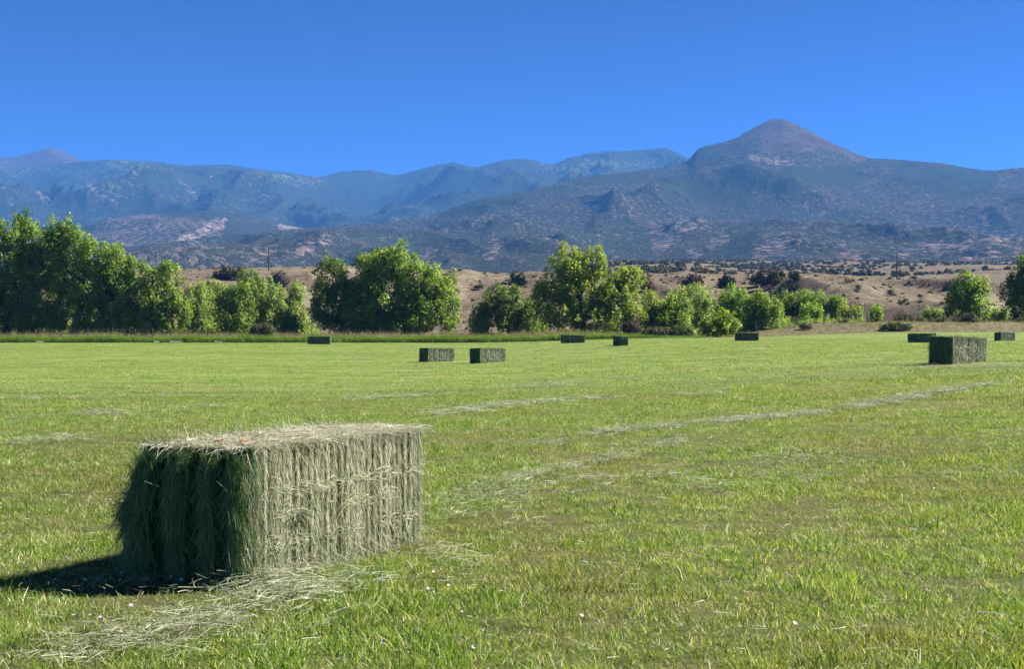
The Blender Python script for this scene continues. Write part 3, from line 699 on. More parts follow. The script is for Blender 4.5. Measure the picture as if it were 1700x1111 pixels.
def swath(path, n, width, idx_range, wob=0.3, power=1.0, sc=(0.8, 1.3), gap=0.0):
    path = np.asarray(path, float); sg = np.linalg.norm(np.diff(path, axis=0), axis=1); cum = np.concatenate([[0], np.cumsum(sg)])
    u = r.random(n) ** power * cum[-1]
    gate = perlin(u / (cum[-1] / 9) + path[0, 0] * 3.1, u * 0 + path[0, 1])
    kp = gate > r.normal(gap, 0.14, n); u = u[kp]; n = len(u)
    x = np.interp(u, cum, path[:, 0]) + r.normal(0, width, n) + wob * perlin(u / 2.0, u * 0 + 3.3)
    y = np.interp(u, cum, path[:, 1]) + r.normal(0, width, n)
    dirx = np.gradient(path[:, 0]); diry = np.gradient(path[:, 1])
    az = np.arctan2(np.interp(u, cum, diry), np.interp(u, cum, dirx)) - np.pi / 2
    Pl.append(np.stack([x, y, G(x, y) + 0.03], 1)); Rl.append(np.stack([r.normal(0, .05, n), r.normal(0, .05, n), az + r.normal(0, .5, n)], 1))
    s = r.uniform(*sc, n); Sl.append(np.stack([s, s, s], 1)); Il.append(r.integers(*idx_range, n))
def gp(px, py):
    """ground point under a photograph pixel (solved on the field surface)"""
    d = np.linspace(5, 178, 3000); x = (px - 850) / F * d
    ppy = HOR - F * (G(x, d) - EYE) / d
    i = int(np.argmax(ppy <= py)); return (x[i], d[i])
swath([gp(60, 1125), gp(200, 1075), gp(330, 1038), gp(440, 1005), gp(560, 970)], 85, 0.16, (0, 6), gap=-0.08)
swath([gp(330, 1040), gp(480, 1000), gp(640, 960), gp(760, 930)], 30, 0.22, (0, 6))
swath([gp(700, 850), gp(800, 815), gp(900, 790), gp(1010, 765), gp(1130, 735)], 130, 0.10, (0, 6), wob=0.15, sc=(0.6, 1.0), gap=-0.18)
swath([gp(780, 865), gp(980, 800), gp(1130, 790)], 60, 0.25, (0, 6))
swath([gp(890, 740), gp(1010, 720), gp(1130, 706), gp(1200, 702), gp(1330, 690), gp(1480, 668), gp(1560, 652), gp(1680, 632)], 420, 0.17, (10, 14), wob=0.2, sc=(0.35, 0.65), gap=-0.12)
swath([gp(740, 690), gp(840, 674), gp(910, 668), gp(1000, 662)], 110, 0.25, (10, 14), sc=(0.5, 0.9))
swath([gp(1060, 850), gp(1110, 835), gp(1300, 770), gp(1420, 745)], 60, 0.3, (0, 6))
swath([gp(1480, 612), gp(1600, 612), gp(1690, 610)], 60, 0.4, (10, 14), sc=(0.5, 0.9))
swath([gp(0, 665), gp(120, 662), gp(300, 658)], 60, 0.4, (10, 14), sc=(0.4, 0.8))
swath([gp(80, 692), gp(180, 690), gp(330, 676)], 60, 0.3, (10, 14), sc=(0.4, 0.8))
swath([gp(0, 742), gp(45, 738), gp(130, 730)], 40, 0.2, (0, 6))
swath([gp(540, 668), gp(600, 664), gp(720, 655)], 60, 0.3, (10, 14), sc=(0.4, 0.8))
swath([gp(880, 645), gp(960, 632), gp(1050, 628)], 50, 0.4, (10, 14), sc=(0.4, 0.8))
swath([gp(560, 600), gp(620, 598)], 20, 0.5, (10, 14), sc=(0.4, 0.9))
swath([gp(1140, 600), gp(1230, 598)], 26, 0.5, (10, 14), sc=(0.4, 0.9))
swath([gp(1150, 660), gp(1210, 652)], 30, 0.4, (10, 14), sc=(0.4, 0.8))
swath([gp(200, 970), gp(330, 985), gp(420, 985)], 14, 0.14, (0, 6))
x, y = fan_points(5, 60, 6000, r, 1.2)
n = len(x); Pl.append(np.stack([x, y, G(x, y) + 0.035], 1)); Rl.append(np.stack([r.normal(0, .1, n), r.normal(0, .1, n), r.uniform(0, 6.28, n)], 1))
s = r.uniform(0.7, 1.3, n); Sl.append(np.stack([s, s, s], 1)); Il.append(r.integers(6, 10, n))
scatter('loose_hay', np.concatenate(Pl), np.concatenate(Rl), np.concatenate(Sl), np.concatenate(Il), colL, 'pale loose hay strewn in thin rows over the field', 'hay')

# ---- tall grass along the far edge of the field
m_verge = foliage_mat('verge_grass', (0.068, 0.137, 0.012), (0.114, 0.198, 0.020), (0.182, 0.251, 0.038), 0.45)
m_seed = foliage_mat('seeding_grass', (0.122, 0.137, 0.046), (0.220, 0.175, 0.099), (0.319, 0.236, 0.167), 0.3, 0.7, 0.1)
vg = [tuft('verge_proto', m_verge, 60, 0.5, 0.5, 0.95, 0.03, 0.42, r, 0.1) for k in range(4)]
sd = [tuft('seed_grass_proto', m_seed, 55, 0.55, 0.75, 1.35, 0.024, 0.2, r, 0.4) for k in range(4)]
colV = proto_collection('verge_protos', vg + sd)
n = 2600
x = r.uniform(-80, 24, n); y = 176.4 + np.abs(r.normal(0, 1.6, n)) + 0.5 * perlin(x / 7, x * 0)
s = r.uniform(0.9, 1.6, n) * (1 + 0.35 * perlin(x / 6.0 + 9, x * 0))
s = s * (1 - 0.65 * sstep(6, 24, x))
Pv = np.stack([x, y, RG(x, y)], 1)
n2 = 2600
x2 = r.uniform(-80, 24, n2); y2 = r.uniform(179.5, 190, n2); s2 = r.uniform(0.9, 1.5, n2) * (1 + 0.3 * perlin(x2 / 5.0 + 2, y2 / 5))
s2 = s2 * (1 - 0.65 * sstep(6, 24, x2))
P2 = np.stack([x2, y2, RG(x2, y2)], 1)
n3 = 900
x3 = r.uniform(24, 80, n3); y3 = r.uniform(177, 200, n3); s3 = r.uniform(0.2, 0.45, n3); P3 = np.stack([x3, y3, RG(x3, y3)], 1)
N = n + n2 + n3
scatter('verge_grass', np.concatenate([Pv, P2, P3]), np.stack([np.zeros(N), np.zeros(N), r.uniform(0, 6.28, N)], 1),
        np.repeat(np.concatenate([s, s2, s3])[:, None], 3, 1), np.concatenate([r.integers(0, 4, n), r.integers(4, 8, n2), r.integers(2, 8, n3)]), colV,
        'tall uncut grass with pinkish seed heads along the far edge of the field', 'grass')

# ---- willow undergrowth under and between the trees
und = []
for k in range(6):
    nl = 420; d_ = unit(r.normal(0, 1, (nl, 3))); d_[:, 2] = np.abs(d_[:, 2])
    cen = d_ * (r.uniform(0.35, 1.0, nl) ** 0.6)[:, None] * np.array([0.9, 0.9, 1.5]) * (1 + 0.3 * np.sin(d_[:, :1] * 6 + k) * np.cos(d_[:, 1:2] * 5 + 2 * k))
    V = leaf_arrays(cen, unit(d_ + r.normal(0, .6, (nl, 3))), 0.12 * r.uniform(.6, 1.3, nl), r, 0.55)
    und.append(mesh_np('undergrowth_proto', V.reshape(-1, 3), np.arange(nl * 4).reshape(-1, 4), LEAF[('mid', 'pale', 'lime')[k % 3]], attrs={'tint': np.repeat(np.clip(r.normal(.5, .25, nl), 0, 1), 4)}, link=False))
colU = proto_collection('undergrowth_protos', und)
n = 1350
px_ = r.uniform(-60, 1430, n); y = r.uniform(194, 232, n); x = (px_ - 850) / F * y
h_ = np.interp(px_, [-60, 300, 520, 530, 760, 775, 800, 1060, 1240, 1300, 1430], [2.0, 2.2, 2.0, .9, .9, .45, 1.2, 1.1, 1.2, 1.0, .6])
kp = ~((px_ > 768) & (px_ < 792)) & (r.random(n) < 0.75 + 0.5 * perlin(x / 6, y / 6)); x, y, h_ = x[kp], y[kp], h_[kp]; n = len(x)
s = h_ * r.uniform(0.55, 1.1, n)
nu_ = 330
pu = r.uniform(1040, 1440, nu_); yu = r.uniform(187, 215, nu_); xu = (pu - 850) / F * yu; su = np.interp(pu, [1040, 1240, 1300, 1440], [0.95, 0.9, 0.55, 0.4]) * r.uniform(.5, 1.1, nu_)
x = np.concatenate([x, xu]); y = np.concatenate([y, yu]); s = np.concatenate([s, su]); n = len(x)
scatter('willow_undergrowth', np.stack([x, y, RG(x, y) - 0.1], 1), np.stack([np.zeros(n), np.zeros(n), r.uniform(0, 6.28, n)], 1), np.stack([s, s, s * r.uniform(.7, 1.1, n)], 1),
        r.integers(0, 6, n), colU, 'tangled willow undergrowth beneath the riverside trees', 'undergrowth')

# ---- scrub on the bluff and pinyons on the bench
def bushlet(name, mat, rad, leaf, nl, r, zr=0.8):
    d = unit(r.normal(0, 1, (nl, 3))); d[:, 2] = np.abs(d[:, 2])
    cen = d * (rad * r.uniform(0.55, 1.0, nl))[:, None] * np.array([1, 1, zr]) * (1 + 0.25 * np.sin(d[:, :1] * 5 + d[:, 1:2] * 4))
    V = leaf_arrays(cen, unit(d + r.normal(0, .4, (nl, 3))), leaf * r.uniform(.6, 1.3, nl), r, 0.8)
    return mesh_np(name, V.reshape(-1, 3), np.arange(nl * 4).reshape(-1, 4), mat, attrs={'tint': np.repeat(r.random(nl), 4)}, link=False)
scr = [bushlet('scrub_proto', LEAF['sage'], 0.5, 0.16, 70, r) for k in range(3)] + [bushlet('scrub_dark_proto', LEAF['olive'], 0.6, 0.18, 80, r) for k in range(3)]
colS = proto_collection('scrub_protos', scr)
n = 10000
y = r.uniform(250, 460, n); x = r.uniform(-0.42, 0.42, n) * y
kp = r.random(n) < np.clip(0.5 + 0.9 * fbm(x / 18, y / 18, 3), 0.1, 1); x, y = x[kp], y[kp]; n = len(x)
s = 0.25 + 1.0 * r.random(n) ** 4
scatter('bluff_scrub', np.stack([x, y, RG(x, y)], 1), np.stack([np.zeros(n), np.zeros(n), r.uniform(0, 6.28, n)], 1), np.repeat(s[:, None], 3, 1),
        np.where(r.random(n) < 0.75, r.integers(0, 3, n), r.integers(3, 6, n)), colS, 'low scrub and brush dotted over the tan bluff', 'scrub')
pin = [bushlet('pinyon_proto', LEAF['juniper' if k % 2 else 'olive'], 2.2, 0.55, 130, r, 1.1) for k in range(5)]
colP = proto_collection('pinyon_protos', pin)
n = 5200
y = r.uniform(470, 1740, n) ; px_ = r.uniform(880, 1900, n); x = (px_ - 850) / F * y
cl = fbm(x / 120, y / 120, 4) + 0.15
near = sstep(1500, 700, y) if False else 1 - sstep(600, 1300, y)
kp = r.random(n) < np.clip(0.62 + 1.3 * cl - 0.75 * near * sstep(1050, 1250, px_), 0.02, 1); kp &= (px_ > 930 + 60 * r.random(n)); x, y = x[kp], y[kp]; n = len(x)
s = r.uniform(0.55, 1.15, n)
o_ = np.argsort(y / s)                             # the ones that show largest stand as single trees
for k in o_[:70]:
    b_ = pin[k % 5]; o = bpy.data.objects.new('pinyon_tree', b_.data); C.objects.link(o)
    o.location = (x[k], y[k], float(RG(x[k], y[k])) - 0.2); o.rotation_euler = (0, 0, float(x[k])); o.scale = (s[k],) * 3
    tag(o, 'small dark pinyon dotted over the pale bench beyond the bluff crest', 'tree', 'pinyons on the bench')
x, y, s = x[o_[70:]], y[o_[70:]], s[o_[70:]]; n = len(x)
scatter('pinyon_woodland', np.stack([x, y, RG(x, y) - 0.2], 1), np.stack([np.zeros(n), np.zeros(n), r.uniform(0, 6.28, n)], 1), np.repeat(s[:, None], 3, 1),
        r.integers(0, 5, n), colP, 'far open woodland of dark pinyons on the bench under the mountain', 'woodland')

# ------------------------------------------------------------------ hay bales
def strand_mat(name, stops, trans=0.2):
    m, t, out = new_mat(name)
    c = ramp(t, attr(t, 'tint'), stops); shade(t, out, c, 0.55, 0.35, trans, (1.15, 1.05, 0.6)); return m
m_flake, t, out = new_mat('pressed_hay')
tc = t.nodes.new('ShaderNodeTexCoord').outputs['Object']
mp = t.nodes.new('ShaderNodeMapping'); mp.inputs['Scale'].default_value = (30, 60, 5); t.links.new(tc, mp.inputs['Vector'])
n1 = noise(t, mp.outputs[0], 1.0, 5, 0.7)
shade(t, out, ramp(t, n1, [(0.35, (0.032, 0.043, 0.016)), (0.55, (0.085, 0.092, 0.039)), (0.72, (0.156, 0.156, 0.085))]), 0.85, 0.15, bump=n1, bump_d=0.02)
m_core, t, out = new_mat('fresh_hay_core')  # dark fresh green; shade on the bale end is put into this colour too
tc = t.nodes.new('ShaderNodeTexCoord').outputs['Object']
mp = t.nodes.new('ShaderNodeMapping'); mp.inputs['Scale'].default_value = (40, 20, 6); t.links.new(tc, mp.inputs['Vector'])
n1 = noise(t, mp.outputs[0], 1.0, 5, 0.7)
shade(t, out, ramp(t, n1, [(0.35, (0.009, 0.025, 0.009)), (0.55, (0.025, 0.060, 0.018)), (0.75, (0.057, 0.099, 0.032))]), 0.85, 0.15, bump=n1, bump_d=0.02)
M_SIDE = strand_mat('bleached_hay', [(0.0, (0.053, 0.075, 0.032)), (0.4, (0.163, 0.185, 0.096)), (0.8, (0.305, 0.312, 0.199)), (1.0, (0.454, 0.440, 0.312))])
M_END = strand_mat('green_hay', [(0.0, (0.021, 0.064, 0.020)), (0.45, (0.071, 0.163, 0.050)), (0.85, (0.163, 0.256, 0.092)), (1.0, (0.320, 0.355, 0.192))])  # fresher green hay, with the green cast of skylit shade put into the colour
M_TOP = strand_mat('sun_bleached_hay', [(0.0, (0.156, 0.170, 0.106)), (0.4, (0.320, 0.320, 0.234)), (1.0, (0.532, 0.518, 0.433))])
m_twine, t, out = new_mat('orange_twine'); shade(t, out, (0.391, 0.106, 0.050), 0.6, 0.3)

BL, BW, BH = 2.45, 0.81, 0.90
def rounded_rect(w, h, rad, k):
    pts = []
    for (cx, cyy, a0) in ((w / 2 - rad, h - rad, 0), (-w / 2 + rad, h - rad, 90), (-w / 2 + rad, rad, 180), (w / 2 - rad, rad, 270)):
        for a in np.linspace(a0, a0 + 90, k): pts.append((cx + rad * math.cos(R(a)), cyy + rad * math.sin(R(a))))
    return np.array(pts)
def flake_arrays(y0, th, r, dx=0.0, inset=0.016):
    base = rounded_rect(BW + r.normal(0, .008), BH + r.normal(0, .008), 0.05, 4)
    k = len(base); rings = []
    for f, ins in ((0.0, inset), (0.25, 0.0), (0.75, 0.0), (1.0, inset)):
        c = base * [1 - 2 * ins / BW, 1 - 2 * ins / BH] + [dx, ins] + r.normal(0, 0.004, base.shape)
        rings.append(np.stack([c[:, 0], np.full(k, y0 + f * th), c[:, 1]], 1))
    V = np.concatenate(rings); Fs = []
    for a in range(3):
        for j in range(k): Fs.append((a * k + j, a * k + (j + 1) % k, (a + 1) * k + (j + 1) % k, (a + 1) * k + j))
    for j in range(1, k // 2):                      # caps as quad strips
        Fs.append((j - 1, k - j, k - j - 1, j)[::1]); b = 3 * k
        Fs.append((b + j - 1, b + j, b + k - j - 1, b + k - j))
    return V, np.array(Fs)

def strands_on(r, n, face, wmm, lmin, lmax, bands=True):
    """hay strands lying on one face of the bale; local x across, y along, z up"""
    u = r.random(n); v = r.random(n)
    L = r.uniform(lmin, lmax, n) * r.uniform(.6, 1.2, n)
    if face in ('right', 'left'):
        sx = 1 if face == 'right' else -1
        yy = (u - .5) * BL; zz = v * BH
        fl = np.floor((yy + BL / 2) / 0.084); ph = (yy + BL / 2) / 0.084 - fl
        yy = (fl + 0.5 + 0.22 * np.sin(fl * 7.3) + (ph - .5) * (0.55 + 0.3 * np.sin(fl * 3.7 + zz * 2.5))) * 0.084 - BL / 2            # strands gather on the flakes, gaps between
        P = np.stack([np.full(n, sx * (BW / 2 + 0.004)) + sx * np.abs(r.normal(0, .008, n)), yy, zz], 1)
        D = np.stack([sx * np.abs(r.normal(0.05, .14, n)), r.normal(0, .18, n), np.where(r.random(n) < .65, -1.0, 1.0)], 1)
        if bands:                                                        # bands where the knotter dragged strands along the bale
            zb = np.array([0.60, 0.44, 0.245])[r.integers(0, 3, n)]; mk = (r.random(n) < 0.15) & (perlin(yy * 1.7 + 3, zb * 17) > -0.12)
            P[mk, 2] = zb[mk] + r.normal(0, .028, mk.sum()) + 0.02 * perlin(yy[mk] * 2.2, zb[mk] * 9); P[mk, 0] += sx * 0.016
            D[mk] = np.stack([sx * np.abs(r.normal(.15, .2, mk.sum())), r.choice([-1., 1.], mk.sum()), r.normal(0, .4, mk.sum())], 1)
        N = np.array([sx, 0, 0.0])
        bend = np.stack([sx * L * r.uniform(-.05, .14, n), L * r.normal(0, .12, n), -L * .1], 1)
    elif face == 'top':
        P = np.stack([(v - .5) * BW, (u - .5) * BL, BH + np.abs(r.normal(0, .010, n))], 1)
        az = r.normal(0, .9, n); D = np.stack([np.cos(az) * r.choice([-1, 1], n), np.sin(az), r.normal(.03, .10, n)], 1)
        N = np.array([0, 0, 1.0]); bend = np.stack([L * r.normal(0, .2, n), L * r.normal(0, .2, n), L * r.uniform(-.16, .06, n)], 1)
    else:
        sy = -1 if face == 'front' else 1
        xx = (u - .5) * BW * 0.98
        P = np.stack([xx, np.full(n, sy * BL / 2), v * BH * 0.98], 1)
        D = np.stack([r.normal(0, .32, n), sy * np.abs(r.normal(.08, .15, n)), -np.ones(n)], 1)
        N = np.array([0, sy, 0.0]); bend = np.stack([L * r.normal(0, .2, n), sy * L * r.uniform(-.05, .15, n), -L * .1], 1)
    D = unit(D)
    side = unit(np.cross(D, N + r.normal(0, .35, (n, 3))))
    return P, D, L, wmm * 1e-3 * r.uniform(.6, 1.4, n), bend, side
def strand_obj(name, sets, mat, parent, r, tintf=None):
    P, D, L, W, B, S = [np.concatenate(a) for a in zip(*sets)]
    P = P.copy(); P[:, 2] = np.maximum(P[:, 2], 0.015)
    V, f, k = ribbons(P, D, L, W, B, S, 2, 0.35)
    V[:, :, 2] = np.maximum(V[:, :, 2], 0.005)
    tint = r.random(len(P)) if tintf is None else tintf(P)
    o = mesh_np(name, V.reshape(-1, 3), f, mat, parent, attrs={'tint': np.repeat(tint, k)}); o['kind'] = 'stuff'
    return o

def end_cap(sy, r, bulge):
    """ragged end flake: three soft columns parted by the twines"""
    nx, nz = 27, 22
    X, Z = np.meshgrid(np.linspace(-BW / 2, BW / 2, nx), np.linspace(0.0, BH, nz))
    edge = np.minimum(np.minimum((X + BW / 2), (BW / 2 - X)) / 0.06, np.minimum(Z + .03, BH - Z) / 0.06); edge = np.clip(edge, 0, 1) ** .5
    gro = sum(np.exp(-((X - gxx - 0.015 * np.sin(Z * 6)) / 0.042) ** 2) for gxx in (-0.20, 0.03, 0.25))
    dep = 0.02 + edge * (0.12 + bulge * np.exp(-((Z - 0.45) / 0.3) ** 2) * np.exp(-((X + 0.3) / 0.25) ** 2)) - 0.15 * gro * edge + 0.022 * fbm(X * 9, Z * 9 + sy, 3) * edge
    XX = X - bulge * 1.5 * np.exp(-((Z - 0.46) / 0.22) ** 2) * np.clip(-(X + 0.1) / 0.33, 0, 1)
    Y = sy * (BL / 2 - 0.03 + dep)
    front = np.stack([XX, Y, Z], -1).reshape(-1, 3)
    back = np.stack([X, np.full_like(X, sy * (BL / 2 - 0.08)), Z], -1).reshape(-1, 3)
    i = (np.arange(nx - 1)[None, :] + nx * np.arange(nz - 1)[:, None]).ravel()
    F1 = np.stack([i, i + 1, i + nx + 1, i + nx], 1); F2 = F1[:, ::-1] + nx * nz
    rim = np.concatenate([np.arange(nx), np.arange(1, nz) * nx + nx - 1, (nz - 1) * nx + np.arange(nx - 2, -1, -1), np.arange(nz - 2, 0, -1) * nx])
    rn = np.roll(rim, -1); F3 = np.stack([rim, rn, rn + nx * nz, rim + nx * nz], 1)
    return np.concatenate([front, back]), np.concatenate([F1, F2, F3]), front

def make_hero():
    r = np.random.default_rng(5)
    root = empty('hay_bale', (0, 0, 0))
    y = -BL / 2 + 0.084
    while y < BL / 2 - 0.06:
        th = min(0.084, BL / 2 - 0.05 - y)
        V, Fs = flake_arrays(y, th + 0.001, r, r.normal(0, .008), 0.034); mesh_np('flake', V, Fs, m_flake, root); y += th
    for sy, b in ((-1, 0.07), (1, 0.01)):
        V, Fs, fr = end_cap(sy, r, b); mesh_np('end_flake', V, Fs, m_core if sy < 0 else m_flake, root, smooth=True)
        if sy < 0: front = fr
    for tx in (-0.20, 0.03, 0.25):
        P = []
        for (yy, zz) in [(-BL/2+.3, BH+.004), (-BL/2+.02, BH+.002), (-BL/2+.0, BH-.05), (-BL/2-.012, BH*.6), (-BL/2-.012, .3), (-BL/2+.005, .03)]: P.append((tx + r.normal(0, .006), yy, zz))
        top = [(tx + r.normal(0, .008), q, BH + .006) for q in np.linspace(BL/2 - .02, -BL/2 + .4, 12)]
        P = [(tx, BL/2+.03, .03), (tx, BL/2 + .03, .5), (tx, BL/2 + .01, BH-.03)] + top + P
        V, Fs = tube_arrays([(np.array(P), np.full(len(P), 0.0035))], 5)
        tw = mesh_np('twine', V, Fs, m_twine, root)
    for (kx, ky) in ((0.03, -1.04), (0.19, -0.95)):           # knots with loose ends
        ps = []
        for q in range(5):
            a = r.uniform(0, 6.28); e = np.array([kx + .055 * math.cos(a), ky + .05 * math.sin(a), BH + r.uniform(.0, .045)])
            m = np.array([kx, ky, BH + .028]); ps.append((np.stack([m, (m + e) / 2 + [0, 0, .012], e]), np.array([.006, .005, .004])))
        V, Fs = tube_arrays(ps, 5); mesh_np('twine_knot', V, Fs, m_twine, root)
    # side: bleached vertical strands
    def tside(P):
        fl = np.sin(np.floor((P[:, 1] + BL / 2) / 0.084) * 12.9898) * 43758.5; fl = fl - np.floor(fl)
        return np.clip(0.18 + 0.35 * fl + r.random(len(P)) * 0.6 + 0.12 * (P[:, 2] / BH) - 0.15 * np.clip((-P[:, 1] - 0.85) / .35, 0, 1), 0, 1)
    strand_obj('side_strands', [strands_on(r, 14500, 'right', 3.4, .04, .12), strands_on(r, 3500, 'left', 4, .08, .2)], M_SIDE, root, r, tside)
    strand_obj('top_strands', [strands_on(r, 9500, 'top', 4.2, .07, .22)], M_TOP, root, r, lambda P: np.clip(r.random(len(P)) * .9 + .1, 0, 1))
    # loose fringe hanging over the top edges and spilling at the foot
    def fringe(n, which):
        P, D, L, W, B, S = strands_on(r, n, 'top', 3.6, .06, .18)
        if which == 'front': P[:, 1] = -BL / 2 - r.uniform(-.04, .07, n); D = unit(np.stack([r.normal(0, .5, n), -np.abs(r.normal(.5, .4, n)), r.normal(-.05, .3, n)], 1)); B = np.stack([r.normal(0, .02, n), -L * .1, -L * r.uniform(.1, .6, n)], 1)
        if which == 'right': P[:, 0] = BW / 2 + r.uniform(-.05, .015, n); D = unit(np.stack([np.abs(r.normal(.3, .35, n)), r.normal(0, .6, n), r.normal(.0, .35, n)], 1)); B = np.stack([L * .1, r.normal(0, .02, n), -L * r.uniform(.1, .6, n)], 1)
        if which == 'back': P[:, 0] = -BW / 2 + r.uniform(-.02, .08, n); D = unit(np.stack([r.normal(-.2, .5, n), r.normal(0, .6, n), np.abs(r.normal(.15, .25, n))], 1))
        S = unit(np.cross(D, r.normal(0, 1, (n, 3)))); return P, D, L, W, B, S
    strand_obj('top_fringe', [fringe(170, 'front'), fringe(550, 'right'), fringe(220, 'back')], M_TOP, root, r)
    def foot(n):
        P, D, L, W, B, S = strands_on(r, n, 'right', 4.0, .10, .28, False)
        P[:, 2] = r.random(n) ** 2 * .14 + .015; P[:, 0] += r.random(n) * .07; P[:, 1] = -BL / 2 + (r.random(n) ** 2.2) * BL - .05
        D = unit(np.stack([np.abs(r.normal(.5, .4, n)), r.normal(0, .7, n), r.normal(-.05, .3, n)], 1)); return P, D, L, W, B, S
    strand_obj('foot_strands', [foot(1500)], M_SIDE, root, r)
    # green end: strands follow the lumpy end face
    n = 11000; q = front[r.integers(0, len(front), n)] + np.stack([r.normal(0, .012, n), -np.abs(r.normal(0, .008, n)), r.normal(0, .015, n)], 1)
    gk = np.min(np.abs(q[:, :1] + 0.0 - np.array([[-0.20, 0.03, 0.25]])), axis=1); kpq = (gk > 0.05) | (r.random(n) < 0.05); q = q[kpq]; n = len(q)
    colx = np.interp(q[:, 0], [-.5, -.20, -.19, .03, .04, .25, .26, .5], [-.8, -.5, .45, -.45, .5, -.5, .45, .1])
    D = unit(np.stack([colx * .5 + r.normal(0, .45, n), -np.abs(r.normal(.10, .16, n)), np.where(r.random(n) < .85, -1., .6)], 1))
    L = r.uniform(.05, .19, n); S = unit(np.cross(D, np.array([0, -1., 0]) + r.normal(0, .4, (n, 3)))); B = np.stack([L * r.normal(0, .2, n), -L * r.uniform(-.03, .14, n), -L * .2], 1)
    setA = (q, D, L, 3.6e-3 * r.uniform(.6, 1.4, n), B, S)
    # tuft sticking out of the far corner, half way up
    n = 420; q = np.stack([-BW / 2 - r.uniform(0, .13, n), -BL / 2 - r.uniform(0, .10, n), .46 + r.normal(0, .06, n)], 1)
    D = unit(np.stack([-np.abs(r.normal(.9, .3, n)), -np.abs(r.normal(.25, .25, n)), r.normal(.1, .35, n)], 1)); L = r.uniform(.06, .17, n)
    setB = (q, D, L, np.full(n, 4e-3), np.stack([L * .1, L * 0, -L * .25], 1), unit(np.cross(D, r.normal(0, 1, (n, 3)))))
    # the left corner of the end and its outline
    n = 1500; q = np.stack([-BW / 2 - np.abs(r.normal(0, .012, n)) - .06 * np.exp(-((np.linspace(0, 1, n) * BH - .45) / .2) ** 2), -BL / 2 + r.uniform(-.06, .2, n), np.linspace(0, 1, n) * BH * .98], 1)
    D = unit(np.stack([-np.abs(r.normal(.15, .2, n)), r.normal(-.1, .2, n), -np.ones(n)], 1)); L = r.uniform(.06, .2, n)
    setC = (q, D, L, np.full(n, 3.6e-3), np.zeros((n, 3)), unit(np.cross(D, r.normal(0, 1, (n, 3)))))
    # a few bleached strands wrap round the crushed corner onto the end, some duller ones onto the side
    n = 700; qc = np.stack([BW / 2 - np.abs(r.normal(0, .07, n)), np.full(n, -BL / 2 - .045) - r.random(n) * .02, r.random(n) * BH * .97], 1)
    D = unit(np.stack([r.normal(0, .35, n), -np.abs(r.normal(.1, .2, n)), -np.ones(n)], 1)); L = r.uniform(.06, .2, n)
    strand_obj('corner_strands', [(qc, D, L, 3.4e-3 * r.uniform(.6, 1.4, n), np.stack([L * r.normal(0, .2, n), -L * .05, -L * .1], 1), unit(np.cross(D, r.normal(0, 1, (n, 3)))))], M_SIDE, root, r)
    n = 900; qg = np.stack([np.full(n, BW / 2 + .012), -BL / 2 - .05 + np.abs(r.normal(0, .13, n)), r.random(n) * BH * .95], 1)
    D = unit(np.stack([np.abs(r.normal(.05, .12, n)), r.normal(0, .25, n), -np.ones(n)], 1)); L = r.uniform(.06, .18, n)
    setD = (qg, D, L, 3.4e-3 * r.uniform(.6, 1.4, n), np.zeros((n, 3)), unit(np.cross(D, np.array([1., 0, 0]) + r.normal(0, .4, (n, 3)))))
    strand_obj('corner_side_strands', [setD], M_SIDE, root, r, lambda P: r.random(len(P)) * .45)
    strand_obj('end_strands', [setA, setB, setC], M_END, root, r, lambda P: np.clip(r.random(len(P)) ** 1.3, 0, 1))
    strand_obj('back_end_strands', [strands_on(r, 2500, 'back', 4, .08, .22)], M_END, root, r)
    # small green wisp caught on the side
    n = 90; q = np.stack([BW / 2 + r.uniform(.0, .04, n), -BL / 2 + .55 + r.normal(0, .05, n), .44 + r.normal(0, .02, n)], 1)
    D = unit(np.stack([np.abs(r.normal(.4, .3, n)), r.normal(.1, .5, n), -np.abs(r.normal(.6, .4, n))], 1)); L = r.uniform(.05, .14, n)
    strand_obj('wisp', [(q, D, L, np.full(n, 4e-3), np.stack([L * .1, L * 0, -L * .1], 1), unit(np.cross(D, r.normal(0, 1, (n, 3)))))], M_SIDE, root, r, lambda P: r.random(len(P)) * .25)
    return root
def make_far(seed, n_side):
    r = np.random.default_rng(seed)
    root = empty('hay_bale', (0, 0, 0))
    Vs, Fs, b = [], [], 0; y = -BL / 2
    while y < BL / 2 - 0.03:
        th = min(r.uniform(0.09, 0.13), BL / 2 - y); V, f = flake_arrays(y, th, r, r.normal(0, .012), 0.03); Vs.append(V); Fs.append(f + b); b += len(V); y += th
    mesh_np('flakes', np.concatenate(Vs), np.concatenate(Fs), m_core, root)
    strand_obj('side_strands', [strands_on(r, n_side, 'right', 9, .10, .28), strands_on(r, n_side // 2, 'left', 9, .10, .28)], M_SIDE, root, r, lambda P: np.clip(r.random(len(P)) * 1.1, 0, 1))
    strand_obj('end_strands', [strands_on(r, n_side // 2, 'front', 9, .10, .3), strands_on(r, n_side // 3, 'back', 9, .10, .3)], M_END, root, r)
    strand_obj('top_strands', [strands_on(r, n_side // 2, 'top', 9, .1, .3)], M_END, root, r, lambda P: np.clip(r.random(len(P)), 0, 1))
    return root
def copy_tree(o, parent=None):
    c = o.copy(); C.objects.link(c); c.parent = parent
    for ch in list(o.children): copy_tree(ch, c)
    return c
def put(o, x, y, deg, label, sz=1.0):
    o.location = (x, y, float(G(x, y)) - 0.01); jj = np.random.default_rng(int(abs(x * 37) + y)); far_ = 0.0 if y < 20 else 1.0
    o.rotation_euler = (R(jj.normal(0, 1.0)) * far_, R(jj.normal(0, 1.2)) * far_, R(-deg)); o.scale = (1, sz, 1)
    o.location.z -= 0.03 * far_
    tag(o, label, 'hay bale', 'hay bales on the field')
hero = make_hero()
put(hero, -1.575, 10.40, 22.6, 'large square hay bale in the foreground with dark green shaded end')
